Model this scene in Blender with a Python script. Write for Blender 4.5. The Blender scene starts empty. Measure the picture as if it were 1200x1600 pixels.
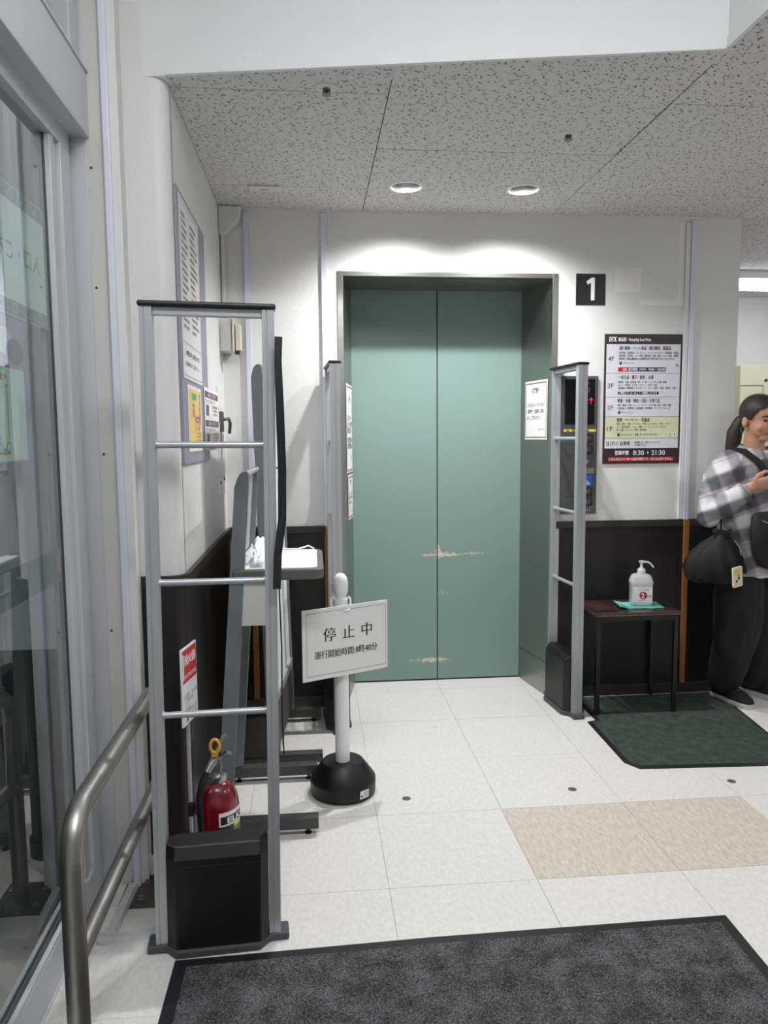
import bpy, bmesh, math, random
from mathutils import Vector, Matrix, noise as mnoise
random.seed(7)
SC = bpy.context.scene
COL = SC.collection
R = math.radians

# ------------------------------------------------------------------ camera
CAM_H = 1.333
F_PX, YAW, PITCH, ROLL = 1186.965, 0.0931179, 0.0986708, -0.00773673
cam_d = bpy.data.cameras.new('camera')
cam = bpy.data.objects.new('camera', cam_d)
COL.objects.link(cam)
cam_d.sensor_fit = 'VERTICAL'
cam_d.sensor_height = 32.0
cam_d.lens = F_PX / 1600 * 32.0
cam_d.clip_start = 0.02
cy, sy = math.cos(YAW), math.sin(YAW)
fw = Vector((sy, cy, 0)); rt = Vector((cy, -sy, 0)); up = Vector((0, 0, 1))
f2 = fw * math.cos(PITCH) - up * math.sin(PITCH)
u2 = up * math.cos(PITCH) + fw * math.sin(PITCH)
r3 = rt * math.cos(ROLL) + u2 * math.sin(ROLL)
u3 = u2 * math.cos(ROLL) - rt * math.sin(ROLL)
m = Matrix((r3, u3, -f2)).transposed().to_4x4()
m.translation = Vector((0, 0, CAM_H))
cam.matrix_world = m
SC.camera = cam

# ------------------------------------------------------------------ world, exposure
SC.view_settings.view_transform = 'Standard'
SC.view_settings.look = 'None'
SC.view_settings.exposure = 0.0
SC.view_settings.gamma = 1.0
SC.view_settings.use_curve_mapping = False
W = bpy.data.worlds.new('world'); SC.world = W
W.use_nodes = True
W.node_tree.nodes['Background'].inputs[0].default_value = (0.86, 0.95, 1.0, 1)
W.node_tree.nodes['Background'].inputs[1].default_value = 0.16

# lamp strengths
DOWN_W = 82.0         # each downlight, watts
TUBE_BAY = 60.0        # emission of the entrance-bay fluorescent
TUBE_STORE = 11.0      # emission of the store fluorescents

# ------------------------------------------------------------------ helpers
def lin(c):
    return tuple((x / 255 / 12.92 if x / 255 <= 0.04045 else ((x / 255 + 0.055) / 1.055) ** 2.4) for x in c)

MATS = {}
def M(name, rgb=(128, 128, 128), rough=0.5, metal=0.0, spec=0.5, emit=0.0, bump=0.0, bscale=40.0, bstretch=(1, 1, 1),
      var=0.0, vscale=6.0, vstretch=(1, 1, 1), rvar=0.0, coat=0.0):
    if name in MATS: return MATS[name]
    mt = bpy.data.materials.new(name); mt.use_nodes = True
    nt = mt.node_tree; b = nt.nodes['Principled BSDF']
    c = lin(rgb)
    b.inputs['Base Color'].default_value = (*c, 1)
    b.inputs['Roughness'].default_value = rough
    b.inputs['Metallic'].default_value = metal
    b.inputs['Specular IOR Level'].default_value = spec
    b.inputs['Coat Weight'].default_value = coat
    if emit:
        b.inputs['Emission Color'].default_value = (*c, 1)
        b.inputs['Emission Strength'].default_value = emit
    if bump or var or rvar:
        tc = nt.nodes.new('ShaderNodeTexCoord')
    if var or rvar:
        mp = nt.nodes.new('ShaderNodeMapping'); mp.inputs['Scale'].default_value = vstretch
        nt.links.new(tc.outputs['Object'], mp.inputs[0])
        nz = nt.nodes.new('ShaderNodeTexNoise'); nz.inputs['Scale'].default_value = vscale
        nz.inputs['Detail'].default_value = 6; nz.inputs['Roughness'].default_value = 0.6
        nt.links.new(mp.outputs[0], nz.inputs['Vector'])
        if var:
            mx = nt.nodes.new('ShaderNodeMix'); mx.data_type = 'RGBA'
            mx.inputs[6].default_value = (*[max(0, x * (1 - var)) for x in c], 1)
            mx.inputs[7].default_value = (*[min(1, x * (1 + var)) for x in c], 1)
            nt.links.new(nz.outputs['Fac'], mx.inputs[0])
            nt.links.new(mx.outputs[2], b.inputs['Base Color'])
        if rvar:
            mr = nt.nodes.new('ShaderNodeMapRange')
            mr.inputs[1].default_value = 0.3; mr.inputs[2].default_value = 0.7
            mr.inputs[3].default_value = max(0.02, rough - rvar); mr.inputs[4].default_value = min(1, rough + rvar)
            nt.links.new(nz.outputs['Fac'], mr.inputs[0])
            nt.links.new(mr.outputs[0], b.inputs['Roughness'])
    if bump:
        mp2 = nt.nodes.new('ShaderNodeMapping'); mp2.inputs['Scale'].default_value = bstretch
        nt.links.new(tc.outputs['Object'], mp2.inputs[0])
        n2 = nt.nodes.new('ShaderNodeTexNoise'); n2.inputs['Scale'].default_value = bscale
        n2.inputs['Detail'].default_value = 4
        nt.links.new(mp2.outputs[0], n2.inputs['Vector'])
        bp = nt.nodes.new('ShaderNodeBump'); bp.inputs['Strength'].default_value = bump
        bp.inputs['Distance'].default_value = 0.004
        nt.links.new(n2.outputs['Fac'], bp.inputs['Height'])
        nt.links.new(bp.outputs[0], b.inputs['Normal'])
    MATS[name] = mt
    return mt

def bsdf(mt): return mt.node_tree.nodes['Principled BSDF']

def mathn(nt, op, a, b=None, c=None):
    n = nt.nodes.new('ShaderNodeMath'); n.operation = op
    for i, v in enumerate((a, b, c)):
        if v is None: continue
        if isinstance(v, (int, float)): n.inputs[i].default_value = v
        else: nt.links.new(v, n.inputs[i])
    return n.outputs[0]

def mixc(nt, fac, a, b):
    n = nt.nodes.new('ShaderNodeMix'); n.data_type = 'RGBA'
    for i, v in ((0, fac), (6, a), (7, b)):
        if isinstance(v, (int, float)): n.inputs[i].default_value = v
        elif isinstance(v, tuple): n.inputs[i].default_value = (*v, 1)
        else: nt.links.new(v, n.inputs[i])
    return n.outputs[2]

def BM(): return bmesh.new()

def add_box(bm, lo, hi, rotz=0.0, pivot=None):
    x0, y0, z0 = lo; x1, y1, z1 = hi
    vs = [bm.verts.new(v) for v in ((x0,y0,z0),(x1,y0,z0),(x1,y1,z0),(x0,y1,z0),(x0,y0,z1),(x1,y0,z1),(x1,y1,z1),(x0,y1,z1))]
    for f in ((3,2,1,0),(4,5,6,7),(0,1,5,4),(1,2,6,5),(2,3,7,6),(3,0,4,7)):
        bm.faces.new([vs[i] for i in f])
    return vs

def add_prism(bm, poly, axis, a0, a1):
    """poly: 2-d outline (ccw), pushed along axis (0,1,2) from a0 to a1."""
    def p(u, v, a):
        return {2: (u, v, a), 1: (u, a, v), 0: (a, u, v)}[axis]
    b = [bm.verts.new(p(u, v, a0)) for u, v in poly]
    t = [bm.verts.new(p(u, v, a1)) for u, v in poly]
    bm.faces.new(b[::-1]); bm.faces.new(t)
    n = len(poly)
    for i in range(n):
        bm.faces.new((b[i], b[(i+1) % n], t[(i+1) % n], t[i]))

def add_tube(bm, pts, rad, n=12, cap=True):
    pts = [Vector(p) for p in pts]
    rr = rad if isinstance(rad, (list, tuple)) else [rad] * len(pts)
    rings = []
    nrm = None
    for i, p in enumerate(pts):
        t = (pts[min(i+1, len(pts)-1)] - pts[max(i-1, 0)]).normalized()
        if nrm is None:
            nrm = t.orthogonal().normalized()
        else:
            nrm = (nrm - t * nrm.dot(t))
            nrm = nrm.normalized() if nrm.length > 1e-6 else t.orthogonal().normalized()
        bn = t.cross(nrm)
        rings.append([bm.verts.new(p + (nrm * math.cos(a) + bn * math.sin(a)) * rr[i]) for a in [2*math.pi*k/n for k in range(n)]])
    for i in range(len(rings) - 1):
        for k in range(n):
            bm.faces.new((rings[i][k], rings[i][(k+1) % n], rings[i+1][(k+1) % n], rings[i+1][k]))
    if cap:
        bm.faces.new(rings[0][::-1]); bm.faces.new(rings[-1])

def add_lathe(bm, prof, n=32, cx=0, cy=0, cap=True):
    rings = []
    for r, z in prof:
        if r < 1e-6: rings.append([bm.verts.new((cx, cy, z))])
        else: rings.append([bm.verts.new((cx + r*math.cos(2*math.pi*k/n), cy + r*math.sin(2*math.pi*k/n), z)) for k in range(n)])
    for a, b in zip(rings, rings[1:]):
        for k in range(n):
            q = [a[k % len(a)], a[(k+1) % len(a)], b[(k+1) % len(b)], b[k % len(b)]]
            q = list(dict.fromkeys(q))
            if len(q) > 2: bm.faces.new(q)
    for rg, rev in ((rings[0], True), (rings[-1], False)):
        if cap and len(rg) > 1: bm.faces.new(rg[::-1] if rev else rg)

def add_loft(bm, rings, cap=True):
    """rings: lists of points, all the same length."""
    vr = [[bm.verts.new(p) for p in r] for r in rings]
    n = len(vr[0])
    for a, b in zip(vr, vr[1:]):
        for k in range(n):
            bm.faces.new((a[k], a[(k+1) % n], b[(k+1) % n], b[k]))
    if cap:
        bm.faces.new(vr[0][::-1]); bm.faces.new(vr[-1])

def obj(name, bm, mat, parent=None, smooth=False, bevel=0.0, kind=None, loc=None, rot=None, seg=2):
    me = bpy.data.meshes.new(name)
    bmesh.ops.recalc_face_normals(bm, faces=bm.faces)
    if smooth:
        for f in bm.faces: f.smooth = True
    bm.to_mesh(me); bm.free()
    me.materials.append(mat)
    o = bpy.data.objects.new(name, me); COL.objects.link(o)
    if smooth:
        try: me.set_sharp_from_angle(angle=R(42))
        except Exception: pass
    if bevel:
        md = o.modifiers.new('edge', 'BEVEL'); md.width = bevel; md.segments = seg; md.limit_method = 'ANGLE'; md.angle_limit = R(40)
        md.harden_normals = False
    if parent: o.parent = parent
    if loc: o.location = loc
    if rot: o.rotation_euler = rot
    if kind: o['kind'] = kind
    return o

def box(name, lo, hi, mat, parent=None, bevel=0.0, kind=None, **k):
    bm = BM(); add_box(bm, lo, hi); return obj(name, bm, mat, parent, bevel=bevel, kind=kind, **k)

def tag(o, label=None, cat=None, group=None, kind=None):
    if label: o['label'] = label
    if cat: o['category'] = cat
    if group: o['group'] = group
    if kind: o['kind'] = kind
    return o

def thing(name, label, cat, loc=(0, 0, 0), rot=(0, 0, 0), group=None, kind=None):
    o = bpy.data.objects.new(name, None); COL.objects.link(o)
    o.location = loc; o.rotation_euler = rot; o.empty_display_size = 0.05
    return tag(o, label, cat, group, kind)

def copy_tree(o, parent=None):
    c = o.copy(); COL.objects.link(c)
    if parent: c.parent = parent
    for ch in list(o.children): copy_tree(ch, c)
    return c

BACK = (R(90), 0, 0)            # print on a surface facing the camera (-Y)
LEFTW = (R(90), 0, R(90))       # on a surface facing +X
RIGHTW = (R(90), 0, R(-90))     # on a surface facing -X

# flat print: text outlines, gathered per sign and colour, made into meshes at the end
PRINT = {}
def text(parent, s, x, y, size, mat, w=None, align='LEFT', bold=0.0, z=0.0006, name='lettering', mirror=False, serif=False):
    PRINT.setdefault((parent.name, mat.name, name, len(PRINT)), dict(parent=parent, mat=mat, items=[], name=name))['items'].append(
        ('t', s, x, y, size, w, align, bold, z, mirror, serif))
def prect(parent, x0, y0, x1, y1, mat, z=0.0004, name='print'):
    PRINT.setdefault((parent.name, mat.name, name, 0 if name in ('border', 'rule', 'print_lines', 'pictogram') else len(PRINT)), dict(parent=parent, mat=mat, items=[], name=name))['items'].append(('r', x0, y0, x1, y1, z))
def ppoly(parent, pts, mat, z=0.0006, name='print'):
    PRINT.setdefault((parent.name, mat.name, name), dict(parent=parent, mat=mat, items=[], name=name))['items'].append(('p', pts, z))
def pdisc(parent, cx, cy, r, mat, z=0.0006, name='print', n=28, sx=1.0):
    ppoly(parent, [(cx + sx*r*math.cos(2*math.pi*k/n), cy + r*math.sin(2*math.pi*k/n)) for k in range(n)], mat, z, name)
def pframe(parent, x0, y0, x1, y1, t, mat, z=0.0006, name='border'):
    for a in ((x0, y0, x1, y0+t), (x0, y1-t, x1, y1), (x0, y0+t, x0+t, y1-t), (x1-t, y0+t, x1, y1-t)):
        prect(parent, *a, mat, z, name)

def flush_print():
    cache = {}
    tmp = []
    for g in PRINT.values():
        for it in g['items']:
            if it[0] == 't':
                key = (it[1], it[7], it[10])
                if key in cache: continue
                cu = bpy.data.curves.new('tmp_text', 'FONT')
                cu.body = it[1]; cu.size = 1.0; cu.offset = it[7]; cu.resolution_u = 2
                cu.align_x = 'LEFT'; cu.align_y = 'BOTTOM_BASELINE'
                o = bpy.data.objects.new('tmp_text', cu); COL.objects.link(o)
                cache[key] = o; tmp.append(o)
    bpy.context.view_layer.update()
    dg = bpy.context.evaluated_depsgraph_get()
    meshes = {}
    for k, o in cache.items():
        me = bpy.data.meshes.new_from_object(o.evaluated_get(dg))
        vs = [v.co.copy() for v in me.vertices]
        fs = [tuple(p.vertices) for p in me.polygons]
        meshes[k] = (vs, fs); bpy.data.meshes.remove(me)
    for o in tmp:
        cu = o.data; bpy.data.objects.remove(o); bpy.data.curves.remove(cu)
    for g in PRINT.values():
        V, Fc = [], []
        for it in g['items']:
            b = len(V)
            if it[0] == 'r':
                _, x0, y0, x1, y1, z = it
                V += [(x0, y0, z), (x1, y0, z), (x1, y1, z), (x0, y1, z)]; Fc.append((b, b+1, b+2, b+3))
            elif it[0] == 'p':
                V += [(x, y, it[2]) for x, y in it[1]]; Fc.append(tuple(range(b, b+len(it[1]))))
            else:
                _, s, x, y, size, w, al, bold, z, mir, serif = it
                vs, fs = meshes[(s, bold, serif)]
                if not vs: continue
                mn = min(v.x for v in vs); mxx = max(v.x for v in vs)
                wid = max(1e-6, mxx - mn)
                sx = (w / wid) if w else size
                off = {'LEFT': 0, 'CENTER': -wid*sx/2, 'RIGHT': -wid*sx}[al]
                # a brush-like face: horizontal strokes stay thin, upright strokes thicken
                shifts = (0.0,) if not serif else tuple(size*k for k in (-0.020, -0.010, 0.0, 0.010, 0.020))
                for q, sh in enumerate(shifts):
                    b = len(V)
                    for v in vs:
                        px = (v.x - mn)*sx + off
                        V.append((x + (-px if mir else px) + sh, y + (v.y - 0.36)*size, z + q*0.00005))
                    Fc += [tuple(b + i for i in (f[::-1] if mir else f)) for f in fs]
        me = bpy.data.meshes.new(g['name']); me.from_pydata(V, [], Fc); me.update()
        me.materials.append(g['mat'])
        o = bpy.data.objects.new(g['name'], me); COL.objects.link(o); o.parent = g['parent']

# ------------------------------------------------------------------ materials
WHITE = M('white_wall_paint', (220, 219, 217), 0.5, bump=0.22, bscale=130, var=0.03, vscale=2.5)
def floor_mat(name, c0, c1, scale, stretch):
    mt = M(name, c0, 0.3, spec=0.5)
    nt = mt.node_tree; b = bsdf(mt)
    tc = nt.nodes.new('ShaderNodeTexCoord')
    oi = nt.nodes.new('ShaderNodeObjectInfo')
    ad = nt.nodes.new('ShaderNodeVectorMath'); ad.operation = 'ADD'
    cb = nt.nodes.new('ShaderNodeCombineXYZ')
    rnd = mathn(nt, 'MULTIPLY', oi.outputs['Random'], 37.0)
    nt.links.new(rnd, cb.inputs[0]); nt.links.new(rnd, cb.inputs[1])
    nt.links.new(tc.outputs['Object'], ad.inputs[0]); nt.links.new(cb.outputs[0], ad.inputs[1])
    mp = nt.nodes.new('ShaderNodeMapping'); mp.inputs['Scale'].default_value = stretch
    nt.links.new(ad.outputs[0], mp.inputs[0])
    n1 = nt.nodes.new('ShaderNodeTexNoise'); n1.inputs['Scale'].default_value = scale; n1.inputs['Detail'].default_value = 5
    n1.inputs['Roughness'].default_value = 0.7
    nt.links.new(mp.outputs[0], n1.inputs['Vector'])
    rp = nt.nodes.new('ShaderNodeMapRange'); rp.inputs[1].default_value = 0.35; rp.inputs[2].default_value = 0.68
    nt.links.new(n1.outputs['Fac'], rp.inputs[0])
    col = mixc(nt, rp.outputs[0], lin(c0), lin(c1))
    # dark scuffs and flecks
    n2 = nt.nodes.new('ShaderNodeTexVoronoi'); n2.inputs['Scale'].default_value = 26
    mp2 = nt.nodes.new('ShaderNodeMapping'); mp2.inputs['Scale'].default_value = (1, 0.45, 1); mp2.inputs['Rotation'].default_value = (0, 0, 0.5)
    nt.links.new(ad.outputs[0], mp2.inputs[0]); nt.links.new(mp2.outputs[0], n2.inputs['Vector'])
    d = mathn(nt, 'LESS_THAN', n2.outputs['Distance'], 0.045)
    sp = nt.nodes.new('ShaderNodeSeparateXYZ'); nt.links.new(n2.outputs['Color'], sp.inputs[0])
    g = mathn(nt, 'GREATER_THAN', sp.outputs[0], 0.86)
    f = mathn(nt, 'MULTIPLY', mathn(nt, 'MULTIPLY', d, g), 0.6)
    col2 = mixc(nt, f, col, lin((95, 90, 84)))
    nt.links.new(col2, b.inputs['Base Color'])
    n3 = nt.nodes.new('ShaderNodeTexNoise'); n3.inputs['Scale'].default_value = 5; n3.inputs['Detail'].default_value = 3
    nt.links.new(ad.outputs[0], n3.inputs['Vector'])
    rr = nt.nodes.new('ShaderNodeMapRange'); rr.inputs[3].default_value = 0.22; rr.inputs[4].default_value = 0.42
    nt.links.new(n3.outputs['Fac'], rr.inputs[0]); nt.links.new(rr.outputs[0], b.inputs['Roughness'])
    return mt
TILE = floor_mat('white_vinyl_tile', (213, 210, 204), (228, 226, 221), 85, (1, 0.5, 1))
BEIGE = floor_mat('beige_vinyl_tile', (192, 180, 166), (222, 211, 198), 95, (1.0, 0.28, 1))
GROUT = M('tile_seam_dirt', (150, 145, 138), 0.8)
DARKWOOD = M('dark_brown_panel', (27, 23, 22), 0.42, var=0.25, vscale=3, vstretch=(8, 8, 0.6), bump=0.05, bscale=20, bstretch=(10, 10, 0.5))
DARKCAP = M('dark_brown_cap', (46, 41, 38), 0.45)
STEEL = M('brushed_stainless', (176, 174, 170), 0.3, metal=1.0)
STEEL2 = M('brushed_steel_jamb', (165, 164, 161), 0.36, metal=1.0, bump=0.05, bscale=70, bstretch=(40, 40, 0.6), rvar=0.08, vscale=2)
ALU = M('satin_aluminium', (186, 188, 190), 0.38, metal=0.55, bump=0.03, bscale=40, bstretch=(20, 20, 0.4))
ALUDOOR = M('grey_door_aluminium', (192, 194, 198), 0.42, metal=0.08, var=0.04, vscale=3)
TUBE_ST = M('worn_stainless_tube', (158, 155, 150), 0.40, metal=1.0, rvar=0.07, vscale=5, var=0.06)
BLACKPL = M('black_plastic', (12, 12, 13), 0.45, bump=0.04, bscale=300)
BLACKMT = M('matt_black_rubber', (28, 28, 30), 0.6)
GREYPL = M('dark_grey_plastic', (70, 71, 74), 0.5)
CONDUIT = M('pale_blue_white_conduit', (212, 214, 224), 0.4)
OCHRE = M('ochre_conduit_paint', (142, 92, 40), 0.45, var=0.12, vscale=5)
CREAM = M('cream_metal', (205, 200, 182), 0.45)
OFFWH = M('off_white_plastic', (216, 216, 212), 0.4)
PUREWH = M('white_plastic', (235, 236, 236), 0.35)
PAPER = M('white_paper', (232, 232, 230), 0.6)
INK = M('black_ink', (22, 20, 20), 0.5)
INKG = M('grey_ink', (95, 95, 98), 0.5)
RED = M('red_print', (196, 38, 34), 0.45)
DRED = M('dark_red_print', (165, 24, 34), 0.45)
SIGNWH = M('sign_white', (214, 214, 224), 0.35)
SIGNCR = M('sign_cream', (216, 212, 178), 0.35)
SIGNBR = M('sign_dark_brown', (52, 38, 38), 0.35)
SIGNPUR = M('sign_navy', (62, 52, 92), 0.35)
PRWH = M('white_print', (242, 240, 240), 0.4)
YELLOW = M('yellow_print', (228, 200, 60), 0.45)
BLUE = M('blue_print', (32, 96, 176), 0.4)
GREYPAINT = M('grey_blue_enamel', (112, 118, 122), 0.35, var=0.06, vscale=12)
DARKGREY = M('worn_dark_grey_steel', (64, 64, 63), 0.45, var=0.25, vscale=25)
LILAC = M('lilac_grey_board', (150, 146, 158), 0.5)
ROUNDBULB = M('downlight_lamp', (255, 252, 248), 0.3, emit=0.8)

# elevator paint with worn, flaked bands
def door_mat():
    mt = M('teal_door_paint', (121, 144, 137), 0.38, spec=0.45)
    nt = mt.node_tree; b = bsdf(mt)
    tc = nt.nodes.new('ShaderNodeTexCoord'); sp = nt.nodes.new('ShaderNodeSeparateXYZ')
    geo = nt.nodes.new('ShaderNodeNewGeometry')
    nt.links.new(geo.outputs['Position'], sp.inputs[0])
    def band(zc, zw, xc, xw, sc, th):
        mp = nt.nodes.new('ShaderNodeMapping'); mp.inputs['Scale'].default_value = (0.55, 1, 1.7)
        nt.links.new(geo.outputs['Position'], mp.inputs[0])
        n = nt.nodes.new('ShaderNodeTexNoise'); n.inputs['Scale'].default_value = sc; n.inputs['Detail'].default_value = 5; n.inputs['Roughness'].default_value = 0.75
        nt.links.new(mp.outputs[0], n.inputs['Vector'])
        dz = mathn(nt, 'DIVIDE', mathn(nt, 'ABSOLUTE', mathn(nt, 'SUBTRACT', sp.outputs[2], zc)), zw)
        dx = mathn(nt, 'DIVIDE', mathn(nt, 'ABSOLUTE', mathn(nt, 'SUBTRACT', sp.outputs[0], xc)), xw)
        d = mathn(nt, 'ADD', mathn(nt, 'MULTIPLY', dz, 0.30), mathn(nt, 'MULTIPLY', dx, 0.22))
        return mathn(nt, 'GREATER_THAN', mathn(nt, 'SUBTRACT', n.outputs['Fac'], d), th)
    m1 = band(0.695, 0.024, 0.69, 0.12, 60, 0.335)
    m2 = band(0.698, 0.030, 0.86, 0.22, 110, 0.47)
    m3 = band(0.112, 0.022, 0.63, 0.12, 65, 0.345)
    m4 = band(0.715, 0.06, 0.670, 0.016, 70, 0.33)
    m5 = band(0.485, 0.03, 0.69, 0.12, 110, 0.50)
    f = m1
    for x in (m2, m3, m4, m5): f = mathn(nt, 'MAXIMUM', f, x)
    c = mixc(nt, f, lin((121, 144, 137)), lin((198, 188, 172)))
    n = nt.nodes.new('ShaderNodeTexNoise'); n.inputs['Scale'].default_value = 2.2; n.inputs['Detail'].default_value = 3
    nt.links.new(geo.outputs['Position'], n.inputs['Vector'])
    rr = nt.nodes.new('ShaderNodeMapRange'); rr.inputs[3].default_value = 0.3; rr.inputs[4].default_value = 0.46
    nt.links.new(n.outputs['Fac'], rr.inputs[0]); nt.links.new(rr.outputs[0], b.inputs['Roughness'])
    nt.links.new(c, b.inputs['Base Color'])
    n4 = nt.nodes.new('ShaderNodeTexNoise'); n4.inputs['Scale'].default_value = 9; n4.inputs['Detail'].default_value = 2
    mp = nt.nodes.new('ShaderNodeMapping'); mp.inputs['Scale'].default_value = (1.6, 1, 0.35)
    nt.links.new(geo.outputs['Position'], mp.inputs[0]); nt.links.new(mp.outputs[0], n4.inputs['Vector'])
    bp = nt.nodes.new('ShaderNodeBump'); bp.inputs['Strength'].default_value = 0.05; bp.inputs['Distance'].default_value = 0.01
    nt.links.new(n4.outputs['Fac'], bp.inputs['Height']); nt.links.new(bp.outputs[0], b.inputs['Normal'])
    return mt
TEAL = door_mat()

# fissured acoustic ceiling board
def ceil_mat():
    mt = M('fissured_ceiling_board', (213, 211, 211), 0.9, spec=0.2)
    nt = mt.node_tree; b = bsdf(mt)
    geo = nt.nodes.new('ShaderNodeNewGeometry')
    dn = nt.nodes.new('ShaderNodeTexNoise'); dn.inputs['Scale'].default_value = 55; dn.inputs['Detail'].default_value = 1
    nt.links.new(geo.outputs['Position'], dn.inputs['Vector'])
    sb = nt.nodes.new('ShaderNodeVectorMath'); sb.operation = 'SUBTRACT'; sb.inputs[1].default_value = (0.5, 0.5, 0.5)
    nt.links.new(dn.outputs['Color'], sb.inputs[0])
    sc = nt.nodes.new('ShaderNodeVectorMath'); sc.operation = 'SCALE'; sc.inputs['Scale'].default_value = 0.016
    nt.links.new(sb.outputs[0], sc.inputs[0])
    ad = nt.nodes.new('ShaderNodeVectorMath'); ad.operation = 'ADD'
    nt.links.new(geo.outputs['Position'], ad.inputs[0]); nt.links.new(sc.outputs[0], ad.inputs[1])
    def field(rot, stretch, scale, th, off, keep):
        mp = nt.nodes.new('ShaderNodeMapping'); mp.inputs['Rotation'].default_value = (0, 0, rot)
        mp2 = nt.nodes.new('ShaderNodeMapping'); mp2.inputs['Scale'].default_value = (*stretch, 0.0); mp2.inputs['Location'].default_value = (off, off*1.7, 0)
        nt.links.new(ad.outputs[0], mp.inputs[0]); nt.links.new(mp.outputs[0], mp2.inputs[0])
        v = nt.nodes.new('ShaderNodeTexVoronoi'); v.voronoi_dimensions = '2D'; v.inputs['Scale'].default_value = scale
        nt.links.new(mp2.outputs[0], v.inputs['Vector'])
        s = nt.nodes.new('ShaderNodeSeparateXYZ'); nt.links.new(v.outputs['Color'], s.inputs[0])
        return mathn(nt, 'MULTIPLY', mathn(nt, 'LESS_THAN', v.outputs['Distance'], th), mathn(nt, 'LESS_THAN', s.outputs[0], keep))
    f = field(0.9, (1.0, 0.26), 66, 0.125, 0.0, 0.75)
    f = mathn(nt, 'MAXIMUM', f, field(-0.4, (1.0, 0.34), 60, 0.12, 3.1, 0.6))
    f = mathn(nt, 'MAXIMUM', f, field(0.2, (1.0, 1.0), 40, 0.085, 7.7, 0.9))
    c = mixc(nt, f, lin((213, 211, 211)), lin((112, 109, 107)))
    nt.links.new(c, b.inputs['Base Color'])
    bp = nt.nodes.new('ShaderNodeBump'); bp.inputs['Strength'].default_value = 0.5; bp.inputs['Distance'].default_value = 0.003; bp.invert = True
    nt.links.new(f, bp.inputs['Height']); nt.links.new(bp.outputs[0], b.inputs['Normal'])
    return mt
CEIL = ceil_mat()

def mat_carpet(name, c0, c1, scale):
    mt = M(name, c0, 0.95, spec=0.1)
    nt = mt.node_tree; b = bsdf(mt)
    tc = nt.nodes.new('ShaderNodeTexCoord')
    n = nt.nodes.new('ShaderNodeTexNoise'); n.inputs['Scale'].default_value = scale; n.inputs['Detail'].default_value = 3; n.inputs['Roughness'].default_value = 0.7
    n.inputs['Distortion'].default_value = 1.5
    nt.links.new(tc.outputs['Object'], n.inputs['Vector'])
    n2 = nt.nodes.new('ShaderNodeTexNoise'); n2.inputs['Scale'].default_value = scale*0.06; n2.inputs['Detail'].default_value = 2
    nt.links.new(tc.outputs['Object'], n2.inputs['Vector'])
    rp = nt.nodes.new('ShaderNodeMapRange'); rp.inputs[1].default_value = 0.44; rp.inputs[2].default_value = 0.66
    s = mathn(nt, 'ADD', n.outputs['Fac'], mathn(nt, 'MULTIPLY', mathn(nt, 'SUBTRACT', n2.outputs['Fac'], 0.5), 0.22))
    nt.links.new(s, rp.inputs[0])
    nt.links.new(mixc(nt, rp.outputs[0], lin(c0), lin(c1)), b.inputs['Base Color'])
    bp = nt.nodes.new('ShaderNodeBump'); bp.inputs['Strength'].default_value = 0.8; bp.inputs['Distance'].default_value = 0.004
    nt.links.new(n.outputs['Fac'], bp.inputs['Height']); nt.links.new(bp.outputs[0], b.inputs['Normal'])
    return mt
CHARC = mat_carpet('charcoal_loop_carpet', (44, 43, 44), (138, 136, 138), 240)
GREENC = mat_carpet('dark_green_carpet', (50, 60, 54), (98, 112, 104), 420)

def glass_mat():
    mt = bpy.data.materials.new('clear_glass'); mt.use_nodes = True
    nt = mt.node_tree; nt.nodes.clear()
    out = nt.nodes.new('ShaderNodeOutputMaterial')
    tr = nt.nodes.new('ShaderNodeBsdfTransparent'); tr.inputs[0].default_value = (0.88, 0.94, 0.93, 1)
    gl = nt.nodes.new('ShaderNodeBsdfGlossy'); gl.inputs['Roughness'].default_value = 0.01
    fr = nt.nodes.new('ShaderNodeFresnel'); fr.inputs['IOR'].default_value = 1.6
    mx = nt.nodes.new('ShaderNodeMixShader')
    geo = nt.nodes.new('ShaderNodeNewGeometry')
    fac = mathn(nt, 'MULTIPLY', mathn(nt, 'MINIMUM', mathn(nt, 'MULTIPLY', fr.outputs[0], 2.1), 0.95), mathn(nt, 'SUBTRACT', 1.0, geo.outputs['Backfacing']))
    nt.links.new(fac, mx.inputs[0]); nt.links.new(tr.outputs[0], mx.inputs[1]); nt.links.new(gl.outputs[0], mx.inputs[2])
    nt.links.new(mx.outputs[0], out.inputs[0])
    return mt
GLASS = glass_mat()
def film_mat(name, rgb, fac):
    mt = bpy.data.materials.new(name); mt.use_nodes = True
    nt = mt.node_tree; b = bsdf(mt)
    b.inputs['Base Color'].default_value = (*lin(rgb), 1); b.inputs['Roughness'].default_value = 0.5
    b.inputs['Alpha'].default_value = fac
    b.inputs['Transmission Weight'].default_value = 0.0
    return mt
FROST = film_mat('frosted_band_film', (118, 134, 134), 0.8)
LAMPWH = M('fluorescent_diffuser_bay', (249, 251, 255), 0.4, emit=TUBE_BAY)
LAMPST = M('fluorescent_diffuser_store', (249, 251, 255), 0.4, emit=TUBE_STORE)

# ------------------------------------------------------------------ room constants
YB = 3.689                 # elevator wall
XL = -0.411                # wall beside the elevator
ZC = 2.39                  # low ceiling
XR = 2.128                 # end of the elevator wall
EX0, EX1, EZ = 0.129, 1.204, 2.114   # outer size of the elevator frame
ZW = 0.905                 # top of the dark wainscot

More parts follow.
